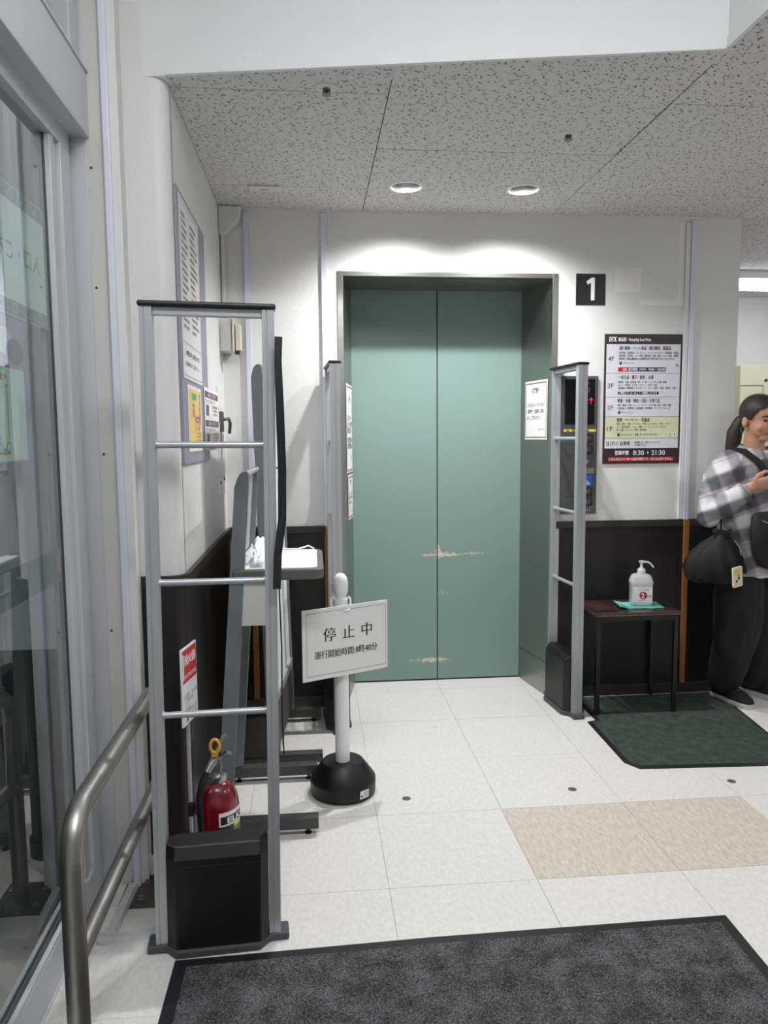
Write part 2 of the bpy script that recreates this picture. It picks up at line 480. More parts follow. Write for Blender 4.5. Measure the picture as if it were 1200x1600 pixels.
# ------------------------------------------------------------------ floor and its tiles
floor = box('floor', (-0.75, -1.6, -0.12), (4.6, 6.0, -0.003), GROUT, kind='structure')
fx0, fy0, TX, TY = 0.205, 2.121, 0.449, 0.4385
tile_me = {}
for i in range(-3, 10):
    for j in range(-9, 9):
        x0, x1 = fx0 + i*TX, fx0 + (i+1)*TX
        y0, y1 = fy0 + j*TY, fy0 + (j+1)*TY
        x0c, x1c, y0c, y1c = max(x0, -0.75), min(x1, 4.6), max(y0, -1.6), min(y1, 6.0)
        if x1c - x0c < 0.02 or y1c - y0c < 0.02: continue
        key = (round(x1c-x0c, 3), round(y1c-y0c, 3))
        if key not in tile_me:
            bm = BM(); g = 0.0006
            add_box(bm, (g, g, -0.003), (key[0]-g, key[1]-g, 0.0))
            o = obj('tile', bm, TILE, floor)
            tile_me[key] = o.data
        else:
            o = bpy.data.objects.new('tile', tile_me[key]); COL.objects.link(o); o.parent = floor
        o.location = (x0c, y0c, 0)
        if j == 0 and i in (1, 2):
            me = o.data.copy(); me.materials.clear(); me.materials.append(BEIGE); o.data = me
            o['label'] = 'beige streaked vinyl tile'

# ------------------------------------------------------------------ walls
def wall(name, boxes, mat=WHITE):
    bm = BM()
    for lo, hi in boxes: add_box(bm, lo, hi)
    return obj(name, bm, mat, kind='structure')

bm = BM(); add_prism(bm, [(XL-0.1, 0), (EX0+0.005, 0), (EX0+0.005, EZ-0.005), (EX1-0.005, EZ-0.005), (EX1-0.005, 0), (XR, 0), (XR, 2.5), (XL-0.1, 2.5)], 1, YB, YB+0.12)
wall_back = obj('wall_back', bm, WHITE, kind='structure')
wall_left = wall('wall_left', [((XL-0.2, 2.452, 0), (XL, YB+0.1, 2.6))])
# rounded corner of the column beside the sliding door
bm = BM()
rc = 0.045
arc = [(XL - rc + rc*math.cos(a), 2.402 + rc + rc*math.sin(a)) for a in [R(-90 + 90*k/8) for k in range(9)]]
add_prism(bm, [(-0.60, 2.402)] + arc + [(XL, 2.46), (-0.60, 2.46)], 2, 0.0, 2.6)
obj('pillar_column', bm, WHITE, smooth=True, kind='structure')
# wainscot on the elevator wall, the left wall and the column
def wains(name, x0, x1, seams, parent, y=YB):
    bm = BM(); edges = [x0] + seams + [x1]
    for a, b in zip(edges, edges[1:]):
        o = box('panel', (a+0.001, y-0.010, 0.055), (b-0.001, y+0.002, ZW-0.035), DARKWOOD, parent, bevel=0.0015)
    box('cap_rail', (x0, y-0.016, ZW-0.035), (x1, y+0.002, ZW), DARKCAP, parent, bevel=0.002)
wains('wainscot', XL+0.012, 0.055, [], wall_back)
wains('wainscot', 1.206, XR, [1.85], wall_back)
box('baseboard_back', (XL+0.012, YB-0.018, 0), (0.115, YB, 0.055), DARKCAP, kind='structure', bevel=0.003)
box('baseboard_right', (1.206, YB-0.018, 0), (XR, YB, 0.055), DARKCAP, kind='structure', bevel=0.003)
for a, b in ((2.46, 3.05), (3.05, YB-0.012)):
    box('panel', (XL-0.002, a+0.001, 0.055), (XL+0.010, b-0.001, ZW-0.035), DARKWOOD, wall_left, bevel=0.0015)
bm = BM()
def offarc(d):
    return [(XL - rc + (rc+d)*math.cos(a), 2.402 + rc + (rc+d)*math.sin(a)) for a in [R(-90 + 90*k/8) for k in range(9)]]
def around(d, y1): return [(-0.541, 2.402 - d)] + offarc(d) + [(XL + d, y1), (XL - 0.01, y1), (XL - 0.01, 2.45), (-0.541, 2.45)]
add_prism(bm, around(0.010, 2.46), 2, 0.055, ZW-0.035)
obj('column_panel', bm, DARKWOOD, wall_left, smooth=True)
bm = BM(); add_prism(bm, around(0.016, YB-0.012), 2, ZW-0.035, ZW)
obj('cap_rail', bm, DARKCAP, wall_left, smooth=True)
bm = BM(); add_prism(bm, around(0.018, YB-0.018), 2, 0.0, 0.055)
obj('baseboard_left', bm, DARKCAP, smooth=True, kind='structure')

# pale repaint patches on the elevator wall
PATCH = M('fresh_white_paint', (232, 230, 224), 0.4)
bm = BM()
add_box(bm, (1.488, YB-0.0012, 2.03), (1.621, YB, 2.148))
add_box(bm, (1.615, YB-0.0012, 1.968), (1.838, YB, 1.994))
add_box(bm, (1.812, YB-0.0012, 1.994), (1.840, YB, 2.37))
obj('paint_patch', bm, PATCH, wall_back)

# walls of the room that lie outside the photograph
wall('wall_store', [((4.6, -1.6, 0), (4.7, 6.0, 2.6))])
wall('wall_far', [((XR-0.1, 5.75, 0), (4.6, 5.87, 2.6))])
wall('wall_front', [((-0.75, -1.7, 0), (4.6, -1.6, 3.0))])
wall('wall_side', [((XR-0.12, YB+0.12, 0), (XR, 5.8, 2.6))])
# beyond the column: dark wainscot of the far wall
fw_p = box('trim_1', (XR, 5.735, 0), (4.6, 5.752, ZW), DARKWOOD, kind='structure')
# lift shaft behind the doors
wall('wall_shaft', [((0.0, 4.16, 0), (1.35, 4.22, 2.4)), ((0.0, YB+0.11, 0), (0.10, 4.17, 2.4)), ((1.24, YB+0.11, 0), (1.35, 4.17, 2.4))], GREYPL)

# ------------------------------------------------------------------ ceilings
BL0, BL1 = Vector((-0.404, 2.389)), Vector((1.163, 2.116))
def beam_y(x): return BL0.y + (x - BL0.x) / (BL1.x - BL0.x) * (BL1.y - BL0.y)
bm = BM()
add_prism(bm, [(XL-0.15, beam_y(XL-0.15)+0.09), (1.163, beam_y(1.163)+0.09), (1.253, beam_y(1.163)), (1.253, -1.6), (4.6, -1.6), (4.6, 6.0), (XL-0.15, 6.0)], 2, 2.53, 2.62)
ceiling = obj('ceiling', bm, GROUT, kind='structure')
def board(poly, holes=()):
    """ceiling board with true round cut-outs: filled 2-d curve, extruded"""
    cu = bpy.data.curves.new('b', 'CURVE'); cu.dimensions = '2D'; cu.fill_mode = 'BOTH'; cu.extrude = 0.006
    sp = cu.splines.new('POLY'); sp.points.add(len(poly)-1); sp.use_cyclic_u = True
    for p, (x, y) in zip(sp.points, poly): p.co = (x, y, 0, 1)
    for hx, hy, hr in holes:
        sp = cu.splines.new('POLY'); sp.points.add(31); sp.use_cyclic_u = True
        for k, p in enumerate(sp.points): p.co = (hx + hr*math.cos(2*math.pi*k/32), hy + hr*math.sin(2*math.pi*k/32), 0, 1)
    t = bpy.data.objects.new('b', cu); COL.objects.link(t)
    bpy.context.view_layer.update()
    me = bpy.data.meshes.new_from_object(t.evaluated_get(bpy.context.evaluated_depsgraph_get()))
    bpy.data.objects.remove(t); bpy.data.curves.remove(cu)
    me.materials.clear(); me.materials.append(CEIL)
    o = bpy.data.objects.new('ceiling_board', me); COL.objects.link(o); o.parent = ceiling
    o.location = (0, 0, ZC + 0.006)
LAMPS = [(0.416, 3.327), (0.925, 3.327)]
g = 0.0018
def brect(x0, y0, x1, y1, holes=()):
    board([(x0+g, y0+g), (x1-g, y0+g), (x1-g, y1-g), (x0+g, y1-g)], holes)
def bclip(x0, x1, y1):
    board([(x0+g, beam_y(x0)+0.004), (x1-g, beam_y(x1)+0.004), (x1-g, y1-g), (x0+g, y1-g)])
bclip(XL, 0.254, 2.46); brect(XL, 2.46, 0.254, 3.356); brect(XL, 3.356, 0.254, YB)
bclip(0.254, 1.163, 2.91); brect(0.254, 2.91, 1.166, YB, [(x, y, 0.064) for x, y in LAMPS])
for (x0, x1, off) in ((1.166, 2.078, 2.458), (2.078, 2.99, 2.91), (2.99, 3.9, 2.458), (3.9, 4.6, 2.91)):
    ys = sorted(set([-1.6] + [off + 0.902*k for k in range(-5, 5) if -1.6 < off + 0.902*k < 5.75] + [5.75]))
    if x0 < 1.2: ys = [y for y in ys if y < YB] + [YB]
    for a, b in zip(ys, ys[1:]):
        if x0 > 2.0 and x0 < 2.1 and a < YB < b:
            brect(x0, a, x1, YB); brect(XR, YB, x1, b); continue
        xx = XR if (2.0 < x0 < 2.1 and a >= YB) else x0
        brect(xx, a, x1, b)
# wall angle along the ceiling
bm = BM(); add_box(bm, (XL, YB-0.012, ZC-0.008), (XR, YB, ZC)); obj('trim_2', bm, WHITE, kind='structure')
# bulkhead of the entrance bay: a rotated front and its return
d = (BL1 - BL0).normalized(); nrm = Vector((-d.y, d.x))
def P(x): return (x, beam_y(x))
BEAMW = M('bulkhead_white', (232, 232, 231), 0.5, bump=0.3, bscale=70, var=0.03, vscale=2)
bm = BM()
add_prism(bm, [(-0.75, beam_y(-0.75)), P(1.163), (1.163, -1.6), (1.253, -1.6), (1.253, beam_y(1.163)+0.02), (1.163, beam_y(1.163)+0.09), (-0.75, beam_y(-0.75)+0.09)], 2, ZC+0.002, 3.0)
beam = obj('beam_bulkhead', bm, BEAMW, kind='structure')
e = 0.012
bm = BM(); add_prism(bm, [(-0.404 - 0.001, beam_y(-0.404)-e), (1.163 + e, beam_y(1.163)-e), (1.163+e, beam_y(1.163)-e+0.010), (1.150, beam_y(1.163)+0.003), (-0.404, beam_y(-0.404)+0.003)], 2, ZC-0.001, ZC+0.026)
obj('edge_trim', bm, BEAMW, beam)
bm = BM(); add_prism(bm, [(1.163-e, -1.6), (1.163+0.002, -1.6), (1.163+0.002, beam_y(1.163)-e-0.002), (1.163-e, beam_y(1.163)-e-0.002)], 2, ZC-0.001, ZC+0.026)
obj('edge_trim', bm, BEAMW, beam)
# higher ceiling of the bay
box('ceiling_bay', (-0.75, -1.6, 2.95), (1.253, 2.6, 3.05), WHITE, kind='structure')

# ------------------------------------------------------------------ lamps
REFL = M('downlight_reflector', (170, 170, 170), 0.25, metal=0.9)
def downlight(x, y, label):
    t = thing('downlight', label, 'ceiling light', (x, y, ZC), group=None)
    bm = BM(); add_lathe(bm, [(0.062, 0.0005), (0.062, -0.003), (0.069, -0.005), (0.075, -0.003), (0.0755, 0.0), (0.062, 0.0005)], 48, cap=False)
    obj('trim_ring', bm, PUREWH, t, smooth=True)
    # reflector cone, open below
    bm = BM(); n = 48
    prof = [(0.0622, -0.002), (0.061, 0.02), (0.054, 0.06), (0.044, 0.09), (0.030, 0.105)]
    prof2 = [(r + 0.0015, z) for r, z in prof]
    rings = [[bm.verts.new((r*math.cos(2*math.pi*k/n), r*math.sin(2*math.pi*k/n), z)) for k in range(n)] for r, z in prof + prof2[::-1]]
    for a, b in zip(rings, rings[1:] + rings[:1]):
        for k in range(n): bm.faces.new((a[k], a[(k+1) % n], b[(k+1) % n], b[k]))
    obj('reflector', bm, REFL, t, smooth=True)
    bm = BM(); add_lathe(bm, [(0.0, 0.062), (0.02, 0.064), (0.028, 0.08), (0.026, 0.1), (0.0, 0.104)], 24)
    obj('bulb', bm, ROUNDBULB, t, smooth=True)
    ld = bpy.data.lights.new('downlight_beam', 'SPOT'); ld.energy = DOWN_W; ld.spot_size = R(146); ld.spot_blend = 1.0
    ld.shadow_soft_size = 0.022; ld.color = (0.985, 0.99, 1.0)
    lo = bpy.data.objects.new('downlight_beam', ld); COL.objects.link(lo); lo.parent = t; lo.location = (0, 0, 0.02)
downlight(*LAMPS[0], 'recessed round downlight in front of the elevator, the one beside the emergency lamp plate')
downlight(*LAMPS[1], 'recessed round downlight in front of the elevator, the one nearer the number sign')

def tube_light(name, label, loc, lx, ly, mat, cat='ceiling light'):
    t = thing(name, label, cat, loc)
    box('housing', (-lx/2, -ly/2, -0.05), (lx/2, ly/2, 0.0), PUREWH, t, bevel=0.006)
    box('diffuser', (-lx/2+0.01, -ly/2+0.015, -0.085), (lx/2-0.01, ly/2-0.015, -0.05), mat, t, bevel=0.012, seg=3)
    return t
tube_light('fluorescent_light', 'white fluorescent fixture on the bay ceiling behind the bulkhead', (0.25, 0.55, 2.95), 1.1, 0.22, LAMPWH)
tube_light('fluorescent_light', 'bright fluorescent ceiling fixture above the cream cabinet, partly behind the white wall', (3.24, 4.95, ZC), 1.15, 0.26, LAMPST)
tube_light('fluorescent_light', 'fluorescent fixture on the store ceiling near the entrance', (2.6, 1.3, ZC), 1.2, 0.25, LAMPST)
tube_light('fluorescent_light', 'fluorescent fixture on the store ceiling near the side wall', (3.9, 2.9, ZC), 1.2, 0.25, LAMPST)

# ------------------------------------------------------------------ ceiling fittings
def sprinkler(x, y, label):
    t = thing('sprinkler', label, 'sprinkler', (x, y, ZC))
    bm = BM(); add_lathe(bm, [(0.0, 0.0), (0.034, 0.0), (0.034, -0.002), (0.020, -0.005), (0.0, -0.005)], 32); obj('escutcheon', bm, OFFWH, t, smooth=True)
    bm = BM(); add_lathe(bm, [(0.0, -0.004), (0.012, -0.004), (0.011, -0.012), (0.005, -0.014), (0.0045, -0.02), (0.013, -0.021), (0.014, -0.0225), (0.0, -0.023)], 20)
    obj('head', bm, M('dull_brass', (120, 112, 100), 0.35, metal=0.9), t, smooth=True)
    bm = BM(); add_tube(bm, [(-0.010, 0, -0.010), (-0.0125, 0, -0.016), (-0.008, 0, -0.021)], 0.0016, 8); add_tube(bm, [(0.010, 0, -0.010), (0.0125, 0, -0.016), (0.008, 0, -0.021)], 0.0016, 8)
    obj('frame_arms', bm, M('dull_brass'), t)
sprinkler(0.061, 2.428, 'small metal sprinkler head close to the white bulkhead')
sprinkler(0.917, 2.722, 'metal sprinkler head with white plate in the ceiling board before the downlights')
t = thing('emergency_lamp', 'flat rectangular cream plate on the ceiling near the left wall', 'emergency lamp', (-0.184, 3.375, ZC))
box('plate', (-0.067, -0.032, -0.010), (0.067, 0.032, 0), OFFWH, t, bevel=0.005)
box('lens', (-0.018, -0.010, -0.013), (0.018, 0.010, -0.009), M('pale_lens', (196, 180, 170), 0.3), t, bevel=0.002)

# ------------------------------------------------------------------ elevator
el = thing('door_1', 'stainless framed elevator doorway with two teal doors', None, (0, 0, 0), kind='structure')
bm = BM(); add_box(bm, (EX0, YB-0.006, 0), (0.158, YB+0.02, EZ)); obj('frame', bm, STEEL, el, bevel=0.002)
bm = BM(); add_box(bm, (1.175, YB-0.006, 0), (EX1, YB+0.02, EZ)); obj('frame', bm, STEEL, el, bevel=0.002)
bm = BM(); add_box(bm, (0.158, YB-0.006, 2.091), (1.175, YB+0.02, EZ)); obj('frame', bm, STEEL, el, bevel=0.002)
YD = 4.027
def jamb(xa, xb, sgn):
    # splayed side lining from the frame edge back to the doors: an upper sheet and a lower kick plate
    for z0, z1 in ((0.002, 0.171), (0.174, 0.655), (0.656, 2.091)):
        bm = BM(); add_prism(bm, [(xa, YB+0.012), (xb, YD+0.02), (xb + sgn*0.012, YD+0.02), (xa + sgn*0.012, YB+0.012)], 2, z0, z1)
        obj('jamb_panel', bm, STEEL2, el)
jamb(0.158, 0.214, -1); jamb(1.175, 1.115, 1)
bm = BM(); add_prism(bm, [(0.15, YB+0.01), (1.183, YB+0.01), (1.125, YD+0.03), (0.20, YD+0.03)], 2, 2.091, 2.102); obj('soffit_panel', bm, STEEL2, el)
o = box('door_panel', (0.20, YD, 0.006), (0.662, YD+0.04, 2.095), TEAL, el, bevel=0.002); o['label'] = 'teal sliding elevator door beside the sign stand'
o = box('door_panel', (0.667, YD, 0.006), (1.13, YD+0.04, 2.095), TEAL, el, bevel=0.002); o['label'] = 'teal sliding elevator door nearer the call panel'
box('door_seal', (0.6615, YD+0.012, 0.006), (0.6675, YD+0.03, 2.095), BLACKMT, el)
box('threshold', (0.20, YD-0.002, -0.002), (1.13, YD+0.08, 0.004), M('dark_sill', (60, 58, 55), 0.4, metal=0.7), el)

# ------------------------------------------------------------------ conduits on the elevator wall
def conduit(name, x0, x1, ztop, label, depth=0.016, trim=False):
    t = thing(name, label, 'conduit', (x0, YB, 0))
    w = x1 - x0
    box('upper_cover', (0, -depth, ZW-0.002), (w, 0, ztop), CONDUIT, t, bevel=0.002)
    o = box('lower_cover', (0, -depth-0.016, 0.058), (w, -0.016, ZW-0.002), OCHRE, t, bevel=0.002); o['label'] = 'ochre painted lower length'
    return t
conduit('cable_conduit', -0.303, -0.277, 2.372, 'pale cable conduit nearest the corner behind the grey stands, ochre below the wainscot line')
conduit('cable_conduit', 0.055, 0.082, 2.374, 'pale cable conduit rising beside the elevator frame behind the middle gate, ochre below')
conduit('cable_conduit', 1.868, 1.894, 2.374, 'pale cable conduit between the floor directory and the person, ochre below')
# older white conduit cover beside the last one, with a broken top
bm = BM(); add_box(bm, (1.842, YB-0.012, ZW), (1.866, YB, 2.362)); obj_c = obj('conduit_cover', bm, WHITE, bevel=0.002)
tag(obj_c, 'wall coloured flat cover strip right beside the pale conduit by the floor directory', 'conduit')
# corner: triangular cover, thin pipe and boxes
t = thing('cable_cover', 'white triangular cable cover at the ceiling corner', 'cable cover', (XL, YB, 0))
bm = BM(); add_prism(bm, [(0.0, 2.389), (0.0, 2.262), (0.022, 2.258), (0.098, 2.333), (0.103, 2.387)], 1, -0.06, 0.0); obj('cover', bm, OFFWH, t, bevel=0.006)
bm = BM(); add_box(bm, (0.006, -0.030, 1.90), (0.024, -0.010, 2.27)); obj('cable_duct', bm, OFFWH, t, bevel=0.003)
t = thing('junction_box', 'white and cream metal box with hinged cover on the corner below the thin duct', 'junction box', (XL, 3.60, 0))
box('body', (0.0, -0.03, 1.728), (0.052, 0.085, 1.874), OFFWH, t, bevel=0.004)
box('lid', (0.058, -0.06, 1.722), (0.066, 0.04, 1.882), CREAM, t, bevel=0.002)
box('relay', (0.070, -0.03, 1.73), (0.094, 0.04, 1.85), CREAM, t, bevel=0.003)
box('terminal', (0.066, -0.02, 1.715), (0.086, 0.02, 1.732), DARKCAP, t, bevel=0.001)
t = thing('wall_hatch', 'narrow white metal hatch with lock and hanging keys in the left wall corner', 'hatch', (XL, 3.48, 0))
box('plate', (0.0, -0.09, 1.075), (0.004, 0.16, 1.56), WHITE, t, bevel=0.001)
box('door', (0.004, -0.06, 1.16), (0.007, 0.10, 1.40), WHITE, t, bevel=0.001)
box('slot', (0.007, -0.03, 1.235), (0.0085, -0.01, 1.36), DARKCAP, t)
box('lock', (0.004, -0.055, 1.36), (0.022, -0.02, 1.45), M('lock_steel', (120, 116, 108), 0.35, metal=0.8), t, bevel=0.003)
bm = BM(); add_tube(bm, [(0.02, -0.03, 1.415), (0.036, 0.03, 1.42), (0.04, 0.06, 1.40), (0.034, 0.075, 1.355)], 0.008, 8); obj('latch', bm, M('lock_steel'), t, smooth=True)
for yy, zz in ((-0.06, 1.137), (0.075, 1.147)):
    bm = BM(); add_lathe(bm, [(0, 0), (0.008, 0), (0.008, 0.004), (0, 0.005)], 14); obj('screw', bm, DARKCAP, t, smooth=True, loc=(0.004, yy, zz), rot=(0, R(90), 0))

# ------------------------------------------------------------------ wall signs
def flat(name, label, cat, centre, w, h, mat, rot, th=0.003, group=None, bevel=0.0):
    """a flat board with its front face at local z = th, print is laid on it"""
    bm = BM(); add_box(bm, (-w/2, -h/2, 0), (w/2, h/2, th))
    o = obj(name, bm, mat, loc=centre, rot=rot, bevel=bevel)
    return tag(o, label, cat, group)

s = flat('number_sign', 'square black sign with a white number 1 beside the elevator frame', 'sign', (1.3665, YB, 2.0415), 0.147, 0.149, M('sign_black', (24, 23, 25), 0.35), BACK)
Zs = 0.0036
ppoly(s, [(0.0005, -0.0525), (0.0195, -0.0525), (0.0195, 0.056), (0.003, 0.056), (-0.024, 0.036), (-0.0145, 0.022), (0.0005, 0.032)], PRWH, Zs, 'numeral')

dw, dh = 0.398, 0.638
s = flat('floor_directory', 'dark brown framed store floor directory with white and cream panels from 4F to B1F', 'sign', (1.6415, YB, 1.509), dw, dh, SIGNBR, BACK, th=0.006)
def U(u): return (u - 0.5)*dw
def Vv(v): return (0.5 - v)*dh
zb, zt, zu = 0.0064, 0.0069, 0.0074
def row(v0, v1, mat): prect(s, U(0.022), Vv(v1), U(0.978), Vv(v0), mat, zb, 'panel_print')
row(0.078, 0.299, SIGNWH); row(0.301, 0.482, SIGNWH); row(0.484, 0.632, SIGNWH); row(0.634, 0.801, SIGNCR); row(0.803, 0.880, SIGNWH)
H = dh
# logo: white flag with a notched end
ppoly(s, [(U(0.055), Vv(0.058)), (U(0.148), Vv(0.058)), (U(0.135), Vv(0.040)), (U(0.148), Vv(0.023)), (U(0.055), Vv(0.023))], PRWH, zb, 'logo')
text(s, 'OK', U(0.062), Vv(0.041), 0.026, SIGNBR, w=0.029, bold=0.03, z=zt, name='logo_lettering')
text(s, '高品質・Everyday Low Price', U(0.17), Vv(0.041), 0.021, PRWH, w=0.167, bold=0.02, z=zb)
def heading(v, t, u0, u1): text(s, t, U(u0), Vv(v), 0.021, INK, w=(u1-u0)*dw, bold=0.012, z=zt)
def small(v, t, u0, u1): text(s, t, U(u0), Vv(v), 0.0125, INK, w=(u1-u0)*dw, bold=0.006, z=zt)
def floorno(v, t): text(s, t, U(0.045), Vv(v), 0.032, INKG, w=0.030 if len(t) < 3 else 0.042, z=zt, bold=0.01)
floorno(0.187, '4F'); floorno(0.394, '3F'); floorno(0.563, '2F'); floorno(0.727, '1F'); floorno(0.842, 'B1F')
heading(0.108, '消耗雑貨・ペット用品・調剤薬局・医薬品', 0.182, 0.850)
small(0.143, '台所用品・浴室用品・ティッシュー・トイレットペーパー・家庭雑貨・化粧品', 0.182, 0.950)
small(0.166, '家庭家電・DIY用品・ペット用品・園芸用品・文具・玩具・レジャー用品・自転車', 0.182, 0.950)
small(0.189, '調剤薬局・医薬品(薬剤師または登録販売者不在時はお買い求めいただけません)', 0.182, 0.895)
text(s, '¥', U(0.186), Vv(0.222), 0.024, INK, bold=0.03, z=zt); small(0.222, 'キャッシャー', 0.240, 0.390)
prect(s, U(0.175), Vv(0.286), U(0.79), Vv(0.254), SIGNPUR, zt, 'badge_print'); prect(s, U(0.175), Vv(0.286), U(0.30), Vv(0.254), RED, zt+0.0003, 'badge_print')
text(s, 'OK', U(0.235), Vv(0.270), 0.019, PRWH, w=0.022, bold=0.02, z=zu+0.0004); text(s, '調剤薬局', U(0.305), Vv(0.270), 0.017, PRWH, w=0.048, bold=0.012, z=zu)
text(s, '営業時間', U(0.447), Vv(0.270), 0.011, PRWH, w=0.034, z=zu); text(s, '9:00 ▸ 20:00', U(0.565), Vv(0.270), 0.018, PRWH, w=0.085, bold=0.01, z=zu)
prect(s, U(0.175), Vv(0.286), U(0.176), Vv(0.254), SIGNPUR, zt, 'badge_print')
heading(0.330, '一般食品・菓子・飲料・お酒', 0.180, 0.632)
small(0.368, '調味料・缶詰・食用油・粉・パン粉・インスタント麺・乾麺', 0.180, 0.805)
small(0.391, 'カレー・香辛料・パスタ・コーヒー・紅茶・お茶', 0.180, 0.680)
small(0.414, '清涼飲料・炭酸飲料・チョコレート・スナック菓子・珍味・豆菓子・お酒', 0.180, 0.925)
prect(s, U(0.177), Vv(0.463), U(0.707), Vv(0.441), INK, zt, 'badge_print'); text(s, 'ご精算は 1F・2F・4F にて一括精算となります', U(0.19), Vv(0.452), 0.0125, PRWH, w=0.198, bold=0.01, z=zu)
heading(0.511, '青果・水産・精肉・日配・冷凍食品', 0.176, 0.722)
small(0.546, '青果・精肉・水産・ハム・ソーセージ・チルド麺・納豆・豆腐・漬物', 0.176, 0.875)
small(0.569, '冷凍食品・冷凍野菜・冷凍米飯・冷凍果物・アイスクリーム・氷', 0.176, 0.860)
text(s, '¥', U(0.182), Vv(0.601), 0.024, INK, bold=0.03, z=zt); small(0.601, 'キャッシャー', 0.236, 0.385)
heading(0.660, '惣菜・ベーカリー・乳製品', 0.172, 0.598)
small(0.691, '弁当・寿司・惣菜・ベーカリー・牛乳・ヨーグルト・バター・チーズ', 0.172, 0.880)
small(0.714, 'パン・和洋生菓子・ジャム・蜂蜜・スープ・コンソメ・ふりかけ', 0.172, 0.815)
small(0.738, '米・豆乳・シリアル・野菜・果汁飲料', 0.172, 0.565)
text(s, '¥', U(0.180), Vv(0.774), 0.024, INK, bold=0.03, z=zt); small(0.774, 'キャッシャー', 0.232, 0.385)
text(s, 'サービスカウンター', U(0.474), Vv(0.774), 0.0145, INK, w=0.097, bold=0.008, z=zt)
for uu in (0.425, 0.448): pdisc(s, U(uu), Vv(0.766), 0.0022, INK, zt, 'pictogram'); prect(s, U(uu)-0.0025, Vv(0.784), U(uu)+0.0025, Vv(0.770), INK, zt, 'pictogram')
for uu in (0.872, 0.928):
    prect(s, U(uu)-0.009, Vv(0.785), U(uu)+0.009, Vv(0.758), PRWH, zt, 'pictogram_ground')
    pdisc(s, U(uu), Vv(0.764), 0.0022, INK, zu, 'pictogram'); prect(s, U(uu)-0.0022, Vv(0.781), U(uu)+0.0022, Vv(0.768), INK, zu, 'pictogram')
pdisc(s, U(0.935), Vv(0.223), 0.002, INKG, zt, 'pictogram'); prect(s, U(0.922), Vv(0.246), U(0.95), Vv(0.232), INKG, zt, 'pictogram')
pdisc(s, U(0.180), Vv(0.843), 0.0105, INK, zt, 'pictogram'); pdisc(s, U(0.180), Vv(0.843), 0.0093, SIGNWH, zt+0.0002, 'pictogram_ground'); text(s, 'P', U(0.180), Vv(0.843), 0.019, INK, align='CENTER', z=zu)
text(s, '駐車場', U(0.220), Vv(0.843), 0.023, INK, w=0.050, bold=0.004, z=zt)
small(0.835, '駐車場へは、店外エレベーターを', 0.410, 0.745); small(0.855, 'ご利用ください', 0.410, 0.570)
text(s, '営業時間', U(0.158), Vv(0.916), 0.024, PRWH, w=0.070, bold=0.016, z=zb)
text(s, '8:30', U(0.393), Vv(0.915), 0.034, PRWH, w=0.057, bold=0.012, z=zb); ppoly(s, [(U(0.578), Vv(0.926)), (U(0.602), Vv(0.915)), (U(0.578), Vv(0.904))], PRWH, zb); text(s, '21:30', U(0.632), Vv(0.915), 0.034, PRWH, w=0.071, bold=0.012, z=zb)
prect(s, U(0.070), Vv(0.979), U(0.925), Vv(0.951), RED, zb, 'badge_print')
text(s, 'こちらのエレベーターは店外専用です。3Fには止まりません。', U(0.08), Vv(0.965), 0.0165, PRWH, w=0.330, bold=0.012, z=zt)
for v in (0.300, 0.483, 0.633, 0.802): prect(s, U(0.022), Vv(v+0.001), U(0.978), Vv(v-0.001), INKG, zt, 'rule')

# ------------------------------------------------------------------ elevator call panel
cp = thing('call_panel', 'tall dark grey elevator call panel behind the gate beside the directory', 'call panel', (1.3185, YB, 1.2825), BACK)
PAN = M('panel_grey', (86, 86, 88), 0.4, metal=0.4)
box('back_plate', (-0.092, -0.3405, 0), (0.092, 0.3405, 0.014), PAN, cp, bevel=0.003)
box('display', (-0.076, 0.105, 0.014), (0.074, 0.325, 0.0165), M('display_black', (10, 10, 12), 0.12), cp, bevel=0.001)
box('yellow_label', (-0.08, 0.068, 0.014), (0.083, 0.080, 0.0148), YELLOW, cp)
LEDR = M('red_led', (220, 30, 40), 0.4, emit=0.6)
ppoly(cp, [(0.043, 0.222), (0.067, 0.222), (0.055, 0.238)], LEDR, 0.0170, 'arrow')
prect(cp, 0.0525, 0.204, 0.0575, 0.224, LEDR, 0.0170, 'arrow')
LEDD = M('dim_red_led', (80, 20, 26), 0.4)
text(cp, '5', 0.022, 0.285, 0.075, LEDD, z=0.0170, bold=0.01)
text(cp, '▲ 故障中 ▲', -0.07, 0.074, 0.010, INK, w=0.12, z=0.0152)
for yy, gl in ((0.036, '↑'), (-0.020, '↓'), (-0.229, '↑'), (-0.280, '↓')):
    bt = box('button', (0.004, yy-0.020, 0.013), (0.070, yy+0.020, 0.017), BLACKPL, cp, bevel=0.003)
    box('button_face', (0.011, yy-0.0145, 0.017), (0.063, yy+0.0145, 0.019), M('button_grey', (74, 74, 76), 0.35, metal=0.3), bt, bevel=0.002)
    text(cp, gl, 0.037, yy, 0.024, M('pale_grey_print', (170, 170, 168), 0.5), align='CENTER', z=0.0194, bold=0.01)
for yy in (0.008, -0.048, -0.175, -0.255): prect(cp, -0.085, yy-0.0006, 0.085, yy+0.0006, INK, 0.0144, 'seam')
bm = BM(); add_lathe(bm, [(0, 0), (0.012, 0), (0.012, 0.003), (0.008, 0.004), (0, 0.004)], 20); obj('key_switch', bm, STEEL, cp, smooth=True, loc=(0.037, -0.080, 0.014))
box('name_plate', (-0.02, -0.140, 0.014), (0.078, -0.112, 0.0155), M('plate_grey', (150, 150, 150), 0.35, metal=0.6), cp, bevel=0.001)
box('wheelchair_plate', (-0.002, -0.202, 0.014), (0.070, -0.150, 0.0155), BLUE, cp, bevel=0.001)
